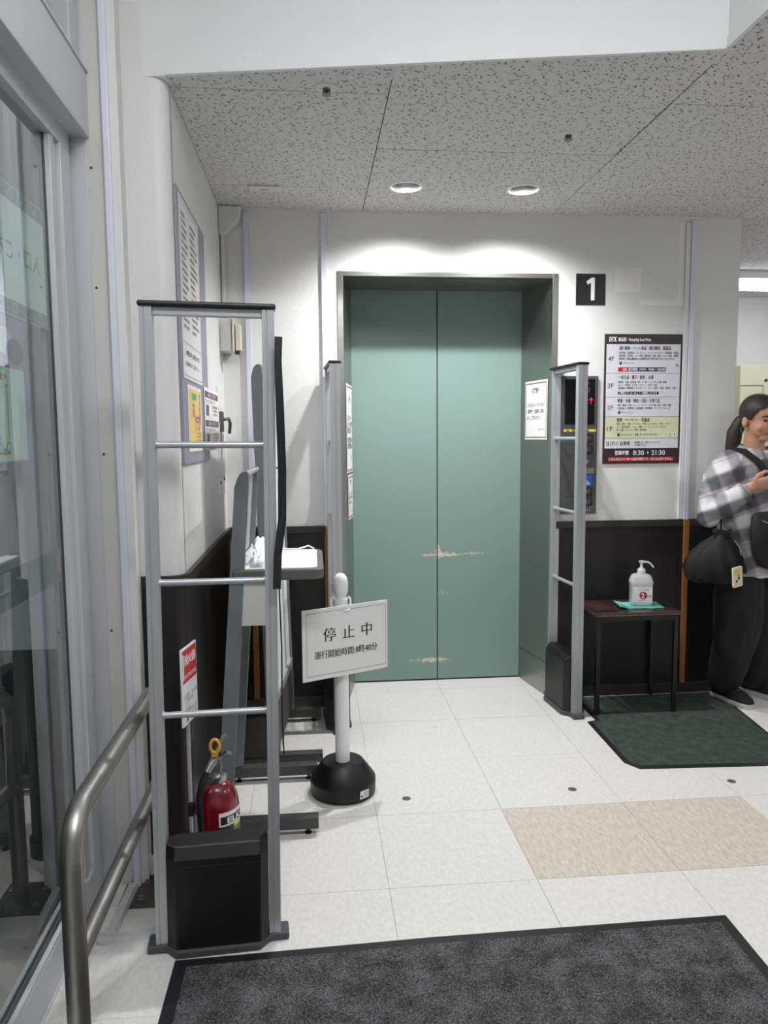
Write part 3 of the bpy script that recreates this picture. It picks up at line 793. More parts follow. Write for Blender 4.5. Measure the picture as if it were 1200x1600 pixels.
# wheelchair symbol: head, back, seat, leg and wheel ring
pdisc(cp, 0.032, -0.157, 0.0035, PRWH, 0.0160, 'pictogram')
ppoly(cp, [(x+0.038, y) for x, y in ((-0.009, -0.162), (-0.004, -0.162), (-0.003, -0.175), (0.008, -0.175), (0.014, -0.190), (0.020, -0.188), (0.021, -0.191), (0.012, -0.195), (0.006, -0.179), (-0.008, -0.179))], PRWH, 0.0160, 'pictogram')
for k in range(16):
    a0, a1 = R(120 + 270*k/16), R(120 + 270*(k+1)/16)
    ppoly(cp, [(0.034 + r*math.cos(a), -0.184 + r*math.sin(a)) for r, a in ((0.0135, a0), (0.0135, a1), (0.0105, a1), (0.0105, a0))], PRWH, 0.0160, 'pictogram')
text(cp, '● 開 Close', 0.0, -0.306, 0.013, M('pale_grey_print'), w=0.080, z=0.0146)
text(cp, 'LED2', 0.02, -0.322, 0.012, M('pale_grey_print'), w=0.045, z=0.0146)

# ------------------------------------------------------------------ notices on the elevator jambs
def along(xa, xb, y): return xa + (xb - xa)*(y - YB)/(YD - YB)
GOLDB = M('brown_gold_border', (150, 110, 74), 0.5)
REDB = M('red_brown_border', (150, 66, 50), 0.5)
def notice(name, label, centre, w, h, rot, title, lines, foot, group=None, border=GOLDB):
    o = flat(name, label, 'notice', centre, w, h, PAPER, rot, th=0.0012, group=group)
    z = 0.0016
    pframe(o, -w/2+0.006, -h/2+0.008, w/2-0.006, h/2-0.010, 0.004, border, z)
    pframe(o, -w/2+0.011, -h/2+0.013, w/2-0.011, h/2-0.015, 0.0015, INKG, z)
    if title: text(o, title, 0, h*0.335, h*0.105, INK, w=w*0.36, align='CENTER', z=z, bold=0.012)
    for ln, yy, ww in lines: text(o, ln, -w*0.40, h*yy, h*0.075, INK, w=w*ww, z=z, bold=0.01)
    if foot: text(o, foot, w*0.40, -h*0.33, h*0.05, INK, w=w*0.28, align='RIGHT', z=z)
    return o
splR = math.atan2(0.060, YD - YB - 0.0)
yc = 3.842
notice('paper_notice', 'paper notice to customers taped on the stainless jamb nearest the call panel', (along(1.175, 1.115, yc) - 0.001, yc, 1.463), 0.245, 0.30, (R(90), 0, R(-90) + splR),
       'お客様へ', [('こちらのエレベーターはカー', 0.09, 0.80), ('ト運搬時で、従業員も使用致し', -0.02, 0.80), ('ます。ご了承ください。', -0.13, 0.62)], 'オーケー')
splL = math.atan2(0.056, YD - YB)
yc = 3.865
notice('paper_notice', 'upper white notice with brown border on the jamb behind the middle gate', (along(0.158, 0.214, yc) + 0.001, yc, 1.375), 0.235, 0.44, (R(90), 0, R(90) - splL),
       'エレベーター', [('こちらのエレベー', 0.12, 0.72), ('ターはカート運搬用', 0.05, 0.76), ('従業員も使用', -0.02, 0.6), ('①停止時間 22:00', -0.13, 0.78), ('②運行時間 8:40', -0.20, 0.78)], 'オーケー', border=REDB)
yc = 3.885
notice('paper_notice', 'lower white notice hanging just under another on the jamb behind the middle gate', (along(0.158, 0.214, yc) + 0.001, yc, 1.03), 0.20, 0.225, (R(90), 0, R(90) - splL),
       'お客様へ', [('エレベーターはカート', 0.08, 0.78), ('運搬時、従業員も', -0.02, 0.72), ('使用致します。', -0.12, 0.6)], '店', border=REDB)

# ------------------------------------------------------------------ notice board on the left wall
nb = flat('notice_board', 'tall lilac grey board screwed to the white wall behind the nearest gate', 'notice board', (XL, 2.765, 1.68), 0.60, 0.862, LILAC, LEFTW, th=0.008, bevel=0.001)
def onwall(name, label, y0, y1, z0, z1, mat, off=0.009, th=0.0012, rot=LEFTW, cat='notice'):
    return flat(name, label, cat, (XL + off, (y0+y1)/2, (z0+z1)/2), y1-y0, z1-z0, mat, rot, th)
p = onwall('paper_notice', 'long white printed permit sheet with dense lines on the lilac board', 2.485, 2.895, 1.525, 2.095, PAPER)
hw, hh = 0.205, 0.285
pframe(p, -hw+0.012, -hh+0.01, hw-0.012, hh-0.012, 0.002, INKG, 0.0016)
prect(p, -hw+0.012, -hh+0.115, hw-0.012, -hh+0.117, INKG, 0.0016, 'border')
rnd = random.Random(3)
for k in range(17):
    yy = hh - 0.05 - k*0.022
    for x0, x1 in ((-0.17, -0.04), (0.0, 0.17)):
        L = rnd.uniform(0.5, 1.0)
        tx = ''.join(rnd.choice('店舗届出大規模小売立地法第項関係者住所氏名変更年月日東京都新宿区代表取締役施設面積台数時間') for _ in range(int(5 + 6*L)))
        text(p, tx, x0, yy, 0.013, RED if k in (10, 11) and x0 > -0.1 else INK, w=(x1-x0)*L, z=0.0016, bold=0.008)
text(p, 'この標識に関するお問い合わせ先', -0.16, -hh+0.085, 0.020, INK, w=0.30, z=0.0016, bold=0.012); text(p, '店舗事務所までご連絡ください', -0.16, -hh+0.05, 0.015, INK, w=0.30, z=0.0016)
p = onwall('poster', 'small yellow handwritten poster with purple lettering low on the lilac board', 2.552, 2.845, 1.288, 1.51, PAPER, cat='poster')
PYEL = M('poster_yellow', (236, 208, 120), 0.5); PPUR = M('poster_purple', (170, 90, 150), 0.5); PGRN = M('poster_green', (110, 176, 120), 0.5)
prect(p, -0.132, -0.085, 0.132, 0.098, PYEL, 0.0016, 'poster_ground')
prect(p, -0.07, 0.064, 0.03, 0.086, PGRN, 0.0020, 'poster_ground')
for x, y, ch in ((-0.035, 0.03, 'お'), (0.0, -0.015, 'ク'), (0.045, -0.015, 'ラ'), (0.085, -0.015, 'ブ')): text(p, ch, x, y, 0.062, PPUR, align='CENTER', z=0.0021, bold=0.02)
for k in range(4): text(p, 'アプリで今すぐ登録', 0.0, -0.050 - k*0.012, 0.011, INK, w=0.12, z=0.0021)
for k in range(5): text(p, '毎日', 0.10, 0.080 - k*0.022, 0.02, INKG, align='CENTER', z=0.0021)
p = onwall('paper_notice', 'white flyer with brown heading bars overlapping the lilac board edge', 2.926, 3.345, 1.30, 1.526, PAPER, off=0.0102)
BRH = M('brown_heading', (96, 72, 78), 0.5)
for y0 in (0.075, -0.035):
    prect(p, -0.195, y0, 0.195, y0+0.024, BRH, 0.0016, 'heading_bar'); text(p, '会員様へのお知らせ', -0.12, y0+0.012, 0.018, PRWH, w=0.24, z=0.0020)
    text(p, 'サービスカウンター', -0.18, y0-0.012, 0.014, INK, w=0.3, z=0.0016, bold=0.01)
    prect(p, -0.17, y0-0.068, -0.09, y0-0.028, INKG, 0.0016, 'photo_print')
    for k in range(3): text(p, 'ご本人様確認書類', 0.0, y0-0.03-k*0.015, 0.012, DRED, w=0.17, z=0.0016)

# ------------------------------------------------------------------ security gates
def gate(label, loc, rotz, lean=0.0):
    """width along local x from 0 to 0.325, front posts; height 1.66"""
    t = thing('security_gate', label, 'security gate', loc, (0, lean, rotz), group=None)
    w = 0.322
    for x in (0.0, w - 0.030):
        bm = BM()
        # extruded profile with grooves on the faces
        a, b2 = 0.030, 0.022
        poly = [(x, -b2), (x+0.009, -b2), (x+0.010, -b2+0.002), (x+0.012, -b2+0.002), (x+0.013, -b2), (x+a, -b2), (x+a, -0.004), (x+a-0.002, -0.003), (x+a-0.002, 0.003), (x+a, 0.004), (x+a, b2), (x, b2), (x, 0.004), (x+0.002, 0.003), (x+0.002, -0.003), (x, -0.004)]
        add_prism(bm, poly, 2, 0.015, 1.650)
        obj('post', bm, ALU, t)
    box('top_cap', (-0.004, -0.028, 1.650), (w+0.004, 0.028, 1.664), BLACKPL, t, bevel=0.006, seg=3)
    box('top_rail', (0.030, -0.014, 1.632), (w-0.030, 0.014, 1.650), ALU, t, bevel=0.001)
    for z in (1.318, 0.972, 0.628):
        bm = BM(); add_tube(bm, [(0.028, 0, z), (0.034, 0, z), (0.0341, 0, z), (w-0.0341, 0, z), (w-0.034, 0, z), (w-0.028, 0, z)], [0.0105, 0.0105, 0.0085, 0.0085, 0.0105, 0.0105], 14)
        obj('rung', bm, ALU, t, smooth=True)
    bm = BM()
    x0, x1, ch = 0.031, w-0.031, 0.022
    lo = [(x0, 0.03), (x0, -0.030), (x0+ch, -0.052), (x1-ch, -0.052), (x1, -0.030), (x1, 0.03), (x1-ch, 0.052), (x0+ch, 0.052)]
    hi = [(x0+0.002, 0.022), (x0+0.002, -0.022), (x0+ch, -0.034), (x1-ch, -0.034), (x1-0.002, -0.022), (x1-0.002, 0.022), (x1-ch, 0.034), (x0+ch, 0.034)]
    add_loft(bm, [[(x, y, 0.020) for x, y in lo], [(x, y, 0.262) for x, y in lo], [(x, y, 0.292) for x, y in hi]])
    bx = obj('electronics_box', bm, BLACKPL, t, bevel=0.003)
    box('box_panel', (x0+ch+0.004, -0.0535, 0.035), (x1-ch-0.004, -0.0515, 0.245), BLACKPL, bx, bevel=0.001)
    bm = BM()
    add_prism(bm, [(-0.022, -0.028), (0.028, -0.030), (0.055, -0.060), (w-0.055, -0.060), (w-0.028, -0.030), (w+0.022, -0.028), (w+0.022, 0.028), (w-0.028, 0.030), (w-0.055, 0.060), (0.055, 0.060), (0.028, 0.030), (-0.022, 0.028)], 2, 0.0, 0.022)
    obj('base_plate', bm, GREYPL, t, bevel=0.005)
    return t
rz1 = math.atan2(1.919-1.895, -0.107+0.43)
g1 = gate('tall aluminium anti-theft gate with black foot box standing beside the steel guard rail', (-0.428, 1.925, 0), rz1, R(0.6))
g2 = gate('aluminium anti-theft gate seen edge-on before the elevator frame, behind the white stand sign', (0.103, 3.330, 0), R(93))
g3 = gate('aluminium anti-theft gate between the elevator and the small table', (1.2285, 3.384, 0), R(95.5))
# adhesive felt strip hanging along the nearest gate's post
bm = BM()
strip = [(-0.0775, 1.901, 1.578, 0.020, 0.4), (-0.080, 1.900, 1.52, 0.018, 0.2), (-0.078, 1.902, 1.40, 0.022, -0.3), (-0.0755, 1.903, 1.25, 0.024, -0.5), (-0.078, 1.902, 1.13, 0.022, -0.3), (-0.0905, 1.8955, 1.04, 0.020, 0.0), (-0.0945, 1.893, 0.955, 0.020, 0.1)]
pl = []
for x, y, z, w2, a in strip:
    dx, dy = math.cos(a)*w2/2, math.sin(a)*w2/2
    pl.append([(x-dx, y-dy, z), (x+dx, y+dy, z), (x+dx, y+dy+0.002, z), (x-dx, y-dy+0.002, z)])
add_loft(bm, pl)
o = obj('felt_strip', bm, BLACKMT, smooth=True)
tag(o, 'black felt strip peeling off along the post of the nearest gate', 'strip')
bm = BM(); add_tube(bm, [(-0.0895, 1.905, 0.97), (-0.086, 1.905, 0.80), (-0.0885, 1.906, 0.62), (-0.086, 1.905, 0.52), (-0.081, 1.904, 0.512)], 0.002, 6)
tag(obj('thin_cable', bm, BLACKMT), 'thin black cable end dangling below the felt strip on the nearest gate', 'cable')

# ------------------------------------------------------------------ sliding glass door with its frame (left)
dr = thing('door_2', 'grey aluminium framed sliding glass entrance door', None, (0, 0, 0), kind='structure')
XG = -0.665
box('top_rail', (-0.69, -0.6, 2.100), (-0.640, 2.205, 2.215), ALUDOOR, dr, bevel=0.002)
box('bottom_rail', (-0.69, -0.6, 0.012), (-0.640, 2.205, 0.110), ALUDOOR, dr, bevel=0.002)
for y0, y1, xo in ((2.062, 2.092, -0.645), (2.094, 2.120, -0.650), (2.122, 2.150, -0.638), (2.152, 2.205, -0.640)):
    box('stile', (-0.69, y0, 0.110), (xo, y1, 2.100), ALUDOOR, dr, bevel=0.0015)
box('gasket', (-0.675, 2.0585, 0.11), (-0.659, 2.062, 2.1), GREYPL, dr)
box('gasket', (-0.675, -0.6, 0.108), (-0.659, 2.062, 0.113), GREYPL, dr)
box('bead', (-0.652, -0.6, 0.110), (-0.641, 2.062, 0.122), ALUDOOR, dr, bevel=0.001)
pane = box('pane', (XG-0.003, -0.6, 0.11), (XG+0.003, 2.06, 2.1), GLASS, dr)
band = box('frosted_band', (XG-0.0045, -0.6, 0.962), (XG-0.0035, 2.058, 1.047), FROST, dr)
# pocket jamb and sill
box('track', (-0.70, -0.6, -0.001), (-0.635, 2.22, 0.008), ALUDOOR, dr, bevel=0.001)
jb = thing('door_3', 'grey aluminium door jamb with transom above', None, kind='structure')
box('jamb', (-0.70, 2.222, 0), (-0.600, 2.40, 2.62), ALUDOOR, jb, bevel=0.001)
box('transom_box', (-0.72, -0.6, 2.148), (-0.590, 2.232, 2.312), ALUDOOR, jb, bevel=0.002)
box('transom_lip', (-0.592, -0.6, 2.316), (-0.586, 2.232, 2.322), ALUDOOR, jb)
# window over the transom
wn = thing('window_1', 'narrow glazing above the sliding door', None, kind='structure')
box('pane', (-0.672, -0.6, 2.32), (-0.666, 2.18, 2.95), GLASS, wn)
box('mullion', (-0.69, 1.985, 2.312), (-0.62, 2.015, 2.95), ALUDOOR, wn, bevel=0.002)
box('window_frame', (-0.69, 2.135, 2.312), (-0.605, 2.222, 2.95), ALUDOOR, wn, bevel=0.002)
box('window_rail', (-0.69, -0.6, 2.90), (-0.62, 2.2, 2.95), ALUDOOR, wn)
# trims between the jamb and the column
box('trim_3', (-0.600, 2.222, 0), (-0.552, 2.40, 2.95), M('dusty_white_paint', (198, 197, 192), 0.5, var=0.06, vscale=5), kind='structure', bevel=0.001)
cc = box('trim_4', (-0.5515, 2.205, 0), (-0.533, 2.24, 2.95), CONDUIT, kind='structure', bevel=0.003)
box('trim_6', (-0.60, 2.38, 2.38), (-0.548, 2.402, 2.95), OFFWH, kind='structure')
bm = BM(); add_prism(bm, [(-0.5335, 2.222), (-0.511, 2.222), (-0.5395, 2.403), (-0.56, 2.403), (-0.56, 2.26), (-0.5335, 2.26)], 2, 0, 2.95)
obj('trim_5', bm, OFFWH, kind='structure')
wall('wall_entry', [ ((-0.80, 2.40, 0), (-0.54, 2.52, 2.6))])
for z in (2.07, 1.75, 1.29, 0.78): 
    bm = BM(); add_lathe(bm, [(0, 0), (0.0035, 0), (0.0035, 0.0015), (0, 0.002)], 10); obj('screw', bm, DARKCAP, jb, loc=(-0.588, 2.222, z), rot=(R(90), 0, 0))
# print on the frosted band, seen from inside and therefore reversed
BLUEF = M('faded_blue_print', (98, 122, 150), 0.5)
PINKF = M('faded_red_print', (206, 120, 116), 0.5)
# frame: local x = +Y (viewer right), y = z, z = +X
bp_ = thing('print_frame', None, None); bp_.location = (XG-0.0034, 0, 0); bp_.rotation_euler = LEFTW; bp_.parent = dr; bp_.name = 'band_print'
prect(bp_, 2.035, 0.985, 2.135, 1.036, PINKF, 0.0, 'logo')
text(bp_, 'OK', 2.125, 1.010, 0.055, M('faded_dark_print', (96, 84, 92), 0.5), w=0.072, mirror=True, bold=0.03, z=0.0002, name='logo_lettering')
text(bp_, '高品質・EverydayLowPrice:', 2.00, 1.008, 0.040, BLUEF, w=0.62, mirror=True, bold=0.01, z=0.0002)
# posters stuck to the outer side of the glass
PFILM = film_mat('translucent_poster_paper', (236, 246, 242), 0.95)
OUTG = (R(90), 0, R(90))
def glass_poster(name, label, y0, y1, z0, z1, mat):
    return flat(name, label, 'poster', (XG-0.0062, (y0+y1)/2, (z0+z1)/2), y1-y0, z1-z0, mat, OUTG, th=0.001)
p = glass_poster('window_poster', 'pale sheet taped to the glass door, its print showing through reversed', 1.25, 2.056, 1.612, 1.906, PFILM)
SHADI = M('faint_reversed_ink', (150, 164, 160), 0.6)
prect(p, -0.40, 0.110, 0.40, 0.145, SHADI, 0.0014, 'print_bar'); prect(p, -0.40, -0.145, 0.40, -0.112, SHADI, 0.0014, 'print_bar')
text(p, '入口・こちらは出口です', 0.37, 0.0, 0.05, SHADI, w=0.62, mirror=True, bold=0.01, z=0.0014)
for k in range(9): text(p, '口', 0.36 - k*0.08, -0.128, 0.03, PFILM, mirror=True, z=0.0016); text(p, '入', 0.36 - k*0.08, 0.128, 0.03, PFILM, mirror=True, z=0.0016)
p = glass_poster('window_poster', 'soft purple and white picture poster on the glass door under the pale sheet', 1.45, 1.878, 1.495, 1.606, film_mat('lilac_poster', (176, 166, 198), 0.93))
for k in range(7): ppoly(p, [(-0.2 + 0.06*k + 0.05*math.cos(R(a)), -0.02 + 0.03*math.sin(R(a)) + 0.01*(k % 3)) for a in range(0, 360, 20)], film_mat('poster_white', (224, 224, 230), 0.9) if k % 2 else M('muted_plum', (128, 112, 130), 0.6), 0.0013 + 0.0001*k, 'poster_shape')
p = glass_poster('window_poster', 'white poster with gold scroll border on the glass door above the frosted band', 1.35, 1.874, 1.285, 1.492, film_mat('pale_green_paper', (224, 238, 232), 0.93))
GOLDP = M('gold_border', (186, 160, 92), 0.5)
pframe(p, -0.24, -0.088, 0.158, 0.088, 0.004, GOLDP, 0.0014)
for sy_ in (-1, 1): 
    pdisc(p, 0.150, 0.072*sy_, 0.012, GOLDP, 0.0015, 'scroll'); pdisc(p, 0.150, 0.072*sy_, 0.008, PFILM, 0.0017, 'scroll_ground'); pdisc(p, 0.128, 0.082*sy_, 0.008, GOLDP, 0.0015, 'scroll')
text(p, 'だけ', 0.06, -0.03, 0.026, INK, z=0.0014); text(p, 'ン!', 0.08, -0.055, 0.024, INK, z=0.0014)
# outside the door
box('ground_outside', (-3.4, -3.0, -0.14), (-0.75, 5.0, -0.02), M('outside_paving', (78, 78, 78), 0.8, var=0.1, vscale=8), kind='structure')
box('wall_outside', (-3.5, -3.0, -0.1), (-3.4, 5.0, 3.2), M('outside_grey_wall', (150, 155, 154), 0.7), kind='structure')

# ------------------------------------------------------------------ steel guard rail
gr = thing('guard_rail', 'bent stainless steel guard rail with two bars beside the glass door', 'guard rail', (0, 0, 0))
XRL = -0.460
def bend(c, r, a0, a1, n=10): return [(XRL, c[0] + r*math.cos(R(a0 + (a1-a0)*k/n)), c[1] + r*math.sin(R(a0 + (a1-a0)*k/n))) for k in range(n+1)]
ZT = 0.626; r_b = 0.085; YN, YF = 1.392, 2.178
bm = BM()
add_tube(bm, [(XRL, YN, 0.0)] + bend((YN+r_b, ZT-r_b), r_b, 180, 90) + bend((YF-r_b, ZT-r_b), r_b, 90, 0) + [(XRL, YF, 0.004)], 0.0215, 20)
obj('hoop', bm, TUBE_ST, gr, smooth=True)
bm = BM(); add_tube(bm, [(XRL, YN+0.015, 0.352), (XRL, YF-0.015, 0.352)], 0.018, 18); obj('lower_bar', bm, TUBE_ST, gr, smooth=True)
PLATE = M('dull_base_plate', (92, 88, 82), 0.4, metal=0.6, var=0.2, vscale=14)
for yy in (YF, YN):
    pt = box('floor_plate', (XRL-0.115, yy-0.078, 0.0), (XRL+0.062, yy+0.085, 0.004), PLATE, gr, bevel=0.001)
    for dx in (-0.055, 0.040):
        for dy in (-0.042, 0.042):
            bm = BM(); add_lathe(bm, [(0.009, 0.004), (0.009, 0.009), (0.005, 0.010), (0.005, 0.016), (0, 0.017)], 12)
            obj('bolt', bm, M('bolt_steel', (170, 160, 140), 0.3, metal=0.9), pt, smooth=True, loc=(XRL+dx, yy+dy, 0))
# L-shaped floor cable cover
t = thing('floor_cable_cover', 'worn white L-shaped cable cover strip on the floor under the guard rail', 'cable cover', (0, 0, 0))
MOLD = M('scuffed_white_moulding', (196, 196, 196), 0.5, var=0.25, vscale=18)
def half(w, h): return [(-w/2, 0), (w/2, 0), (w*0.36, h), (-w*0.36, h)]
bm = BM(); vs = half(0.030, 0.013)
pts0 = [Vector((-0.562, 1.975, 0.004)), Vector((-0.553, 2.205, 0.004))]
add_loft(bm, [[(p_.x + u_, p_.y, p_.z + v_) for u_, v_ in vs] for p_ in pts0]); obj('cover_strip', bm, MOLD, t)
bm = BM(); add_loft(bm, [[(p_.x, p_.y + u_, p_.z + v_) for u_, v_ in vs] for p_ in (Vector((-0.575, 1.962, 0.0005)), Vector((-0.40, 1.985, 0.0005)))]); obj('cover_strip', bm, MOLD, t)
box('corner_piece', (-0.592, 1.950, 0.0005), (-0.545, 1.985, 0.018), MOLD, t, bevel=0.005)

# ------------------------------------------------------------------ standing sign 停止中
ss = thing('stand_sign', 'white out-of-service board on a white pole with a heavy black base', 'sign stand', (0.0945, 2.762, 0))
bm = BM(); add_lathe(bm, [(0.0, 0.0), (0.116, 0.0), (0.121, 0.003), (0.1235, 0.050), (0.1225, 0.060), (0.080, 0.118), (0.076, 0.122), (0.0, 0.122)], 56); obj('base', bm, BLACKPL, ss, smooth=True)
bm = BM(); add_lathe(bm, [(0.0, 0.1215), (0.013, 0.1215), (0.013, 0.1232), (0.0, 0.1232)], 20, 0.043, -0.035); obj('filler_cap', bm, BLACKMT, ss)
bm = BM(); add_lathe(bm, [(0.130, 0.0), (0.130, 0.0015), (0.0, 0.0015)], 48); obj('base_film', bm, M('clear_skirt', (205, 205, 200), 0.25), ss)
bm = BM(); add_lathe(bm, [(0.027, 0.120), (0.0268, 0.74), (0.0, 0.74)], 28); obj('pole', bm, PUREWH, ss, smooth=True)
bm = BM(); add_lathe(bm, [(0.0, 0.72), (0.019, 0.722), (0.019, 0.748), (0.024, 0.758), (0.0275, 0.772), (0.0275, 0.805), (0.024, 0.820), (0.014, 0.832), (0.0, 0.836)], 28); obj('knob', bm, PUREWH, ss, smooth=True)
for sx in (-1, 1):
    bm = BM(); add_tube(bm, [(0.022*sx, -0.004, 0.738), (0.028*sx, -0.004, 0.746), (0.034*sx, -0.010, 0.744), (0.036*sx, -0.018, 0.732), (0.034*sx, -0.026, 0.716)], 0.0035, 8); obj('hook', bm, PUREWH, ss, smooth=True)
# board: turned so that its right end is nearer the wall side, hung a little out of true
bd = bpy.data.objects.new('board_pivot', None)
BOARDW, BOARDH = 0.352, 0.260
bm = BM(); add_box(bm, (-BOARDW/2, -BOARDH/2, 0), (BOARDW/2, BOARDH/2, 0.004))
brd = obj('board', bm, M('sign_board_white', (231, 233, 230), 0.4, var=0.04, vscale=9), ss, bevel=0.001)
brd.location = (0.0155, -0.042, 0.5945); brd.rotation_euler = (R(90), 0, R(25.5))
zb2 = 0.0044
pframe(brd, -0.160, -0.114, 0.168, 0.116, 0.0011, INK, zb2)
for ch, x in (('停', -0.068), ('止', 0.010), ('中', 0.086)): text(brd, ch, x, 0.030, 0.054, INK, align='CENTER', bold=-0.008, z=zb2, serif=True)
text(brd, '運行開始時間:8時40分', -0.128, -0.040, 0.032, INK, w=0.258, bold=-0.002, z=zb2, serif=True)
bm = BM(); add_tube(bm, [(-0.012, 0.108, 0.005), (0.0, 0.112, 0.008), (0.016, 0.114, 0.007)], 0.003, 8); obj('tape_hook', bm, PUREWH, brd)
stk = box('base_label', (-0.020, -0.0012, -0.015), (0.020, 0.0, 0.015), PAPER, ss); stk.location = (0.074, -0.1005, 0.032); stk.rotation_euler = (R(4), 0, R(36))
ls = thing('label_print', None, None); ls.parent = stk; ls.rotation_euler = (R(90), 0, 0); ls.location = (0, -0.0012, 0)
pdisc(ls, -0.012, -0.005, 0.0045, INK, 0.0002); 
for k in range(3): text(ls, '注意事項', -0.002, 0.009 - k*0.008, 0.007, INK, w=0.018, z=0.0002)

# ------------------------------------------------------------------ the two grey stands
def stand(label, y0, y1, xb, xt, ztop, foot_x0, foot_x1, slat=False):
    """two leaning posts on foot bars, tied by a top bar, with a board between them"""
    t = thing('display_stand', label, 'stand', (0, 0, 0))
    w = 0.046; dep = 0.022
    for y, sgn in ((y0, 1), (y1, -1)):
        bm = BM()
        n = 10
        rings = []
        for z, cutl in ((0.05, 0), (ztop-0.05, 0), (ztop-0.02, 0.008), (ztop-0.006, 0.016), (ztop, 0.026)):
            k = z / ztop
            xc = xb + (xt - xb)*k
            ww = w*(0.98 + 0.12*(1-k))
            rings.append([(xc - ww/2 + cutl, y - dep/2, z), (xc + ww/2 - cutl*0.3, y - dep/2, z), (xc + ww/2 - cutl*0.3, y + dep/2, z), (xc - ww/2 + cutl, y + dep/2, z)])
        add_loft(bm, rings); pst = obj('post', bm, GREYPAINT, t, bevel=0.002)
        for zz in (0.82*ztop, 0.72*ztop):
            xc = xb + (xt - xb)*zz/ztop
            bm = BM(); add_lathe(bm, [(0, 0), (0.0045, 0), (0.004, 0.002), (0, 0.0025)], 10); obj('bolt', bm, M('bolt_steel'), pst, loc=(xc, y - dep/2, zz), rot=(R(90), 0, 0))
        ft = box('foot', (foot_x0, y-0.02, 0.022), (foot_x1, y+0.02, 0.062), DARKGREY, t, bevel=0.002)
        for xx in (foot_x0+0.03, foot_x1-0.035):
            bm = BM(); add_lathe(bm, [(0, 0), (0.012, 0), (0.012, 0.004), (0.006, 0.006), (0.006, 0.024), (0, 0.024)], 12); obj('adjuster', bm, BLACKMT, ft, smooth=True, loc=(xx, y, 0))
    bm = BM(); xc = xt + 0.014
    add_box(bm, (xc-0.010, y0, ztop-0.014), (xc+0.010, y1, ztop-0.002)); obj('top_bar', bm, ALU, t, bevel=0.003)
    return t
st1 = stand('low grey steel stand leaning by the corner, the one carrying a white tray', 2.47, 2.885, -0.318, -0.224, 1.226, -0.335, 0.0)
def lx(z): return -0.318 + (-0.224 + 0.318)*z/1.226
bm = BM(); add_loft(bm, [[(lx(z)-0.004, 2.485, z), (lx(z)+0.004, 2.485, z), (lx(z)+0.004, 2.872, z), (lx(z)-0.004, 2.872, z)] for z in (0.93, 1.205)])
obj('clear_sheet', bm, film_mat('clear_plastic_sheet', (214, 218, 220), 0.45), st1)
bm = BM(); add_loft(bm, [[(lx(z)+0.018, 2.484, z), (lx(z)+0.026, 2.484, z), (lx(z)+0.026, 2.496, z), (lx(z)+0.018, 2.496, z)] for z in (0.06, 0.86)])
obj('edge_strip', bm, M('rusty_brown_edge', (104, 84, 70), 0.6, var=0.3, vscale=30), st1)
# tray: rounded frame with a white top
def rrect(x0, y0, x1, y1, r, n=6):
    pts = []
    for cx_, cy_, a in ((x1-r, y0+r, -90), (x1-r, y1-r, 0)):
        pts += [(cx_ + r*math.cos(R(a + 90*k/n)), cy_ + r*math.sin(R(a + 90*k/n))) for k in range(n+1)]
    return [(x0, y0)] + pts + [(x0, y1)]
bm = BM(); add_prism(bm, rrect(-0.262, 2.44, 0.031, 2.888, 0.035), 2, 0.874, 0.909); tr = obj('tray_rim', bm, M('dark_olive_rim', (92, 92, 88), 0.45, var=0.15, vscale=20), st1, bevel=0.006, seg=3)
bm = BM(); add_prism(bm, rrect(-0.250, 2.462, 0.010, 2.872, 0.028), 2, 0.905, 0.9105); o = obj('tray_top', bm, PUREWH, tr); o['label'] = 'glossy white tray surface'
box('apron_panel', (-0.253, 2.462, 0.722), (-0.127, 2.468, 0.874), M('pale_grey_panel', (206, 206, 200), 0.45, var=0.03), st1, bevel=0.001)
st2 = stand('taller grey steel stand with a white board, behind the low stand with the tray', 2.995, 3.50, -0.172, -0.209, 1.614, -0.33, 0.022)
# skew of the second stand: its far post stands further out
for ch in st2.children:
    if ch.name.startswith('post') and ch.data.vertices[0].co.y > 3.2:
        ch.location.x += 0.045
for ch in st2.children:
    if ch.name.startswith('top_bar'): ch.rotation_euler = (0, 0, 0)
def sx2(z, y): return -0.172 + (-0.209 + 0.172)*z/1.614 + 0.045*(y - 2.995)/0.505
def slab(bm, z0, z1, off, th, ya=3.005, yb=3.49):
    add_loft(bm, [[(sx2(z, ya)+off, ya, z), (sx2(z, ya)+off+th, ya, z), (sx2(z, yb)+off+th, yb, z), (sx2(z, yb)+off, yb, z)] for z in (z0, z1)])
bm = BM(); slab(bm, 0.30, 1.58, 0.006, 0.008); obj('white_board', bm, PUREWH, st2)
bm = BM(); slab(bm, 0.275, 0.31, 0.0, 0.026); obj('board_ledge', bm, ALU, st2, bevel=0.002)
bm = BM(); slab(bm, 0.09, 0.275, 0.010, 0.012); obj('kick_panel', bm, M('speckled_dark_panel', (70, 66, 63), 0.6, var=0.4, vscale=70), st2)
bm = BM(); slab(bm, 1.20, 1.206, 0.006, 0.0095); obj('board_line', bm, INK, st2)
bm = BM(); add_loft(bm, [[(-0.325, 2.965, 0.060), (-0.19, 2.965, 0.060), (-0.19, 2.975, 0.060), (-0.325, 2.975, 0.060)], [(-0.325, 3.00, 0.205), (-0.19, 3.00, 0.215), (-0.19, 3.01, 0.215), (-0.325, 3.01, 0.205)]])
obj('ballast_plate', bm, M('dark_brown_plate', (58, 55, 52), 0.5, var=0.35, vscale=9), st2)
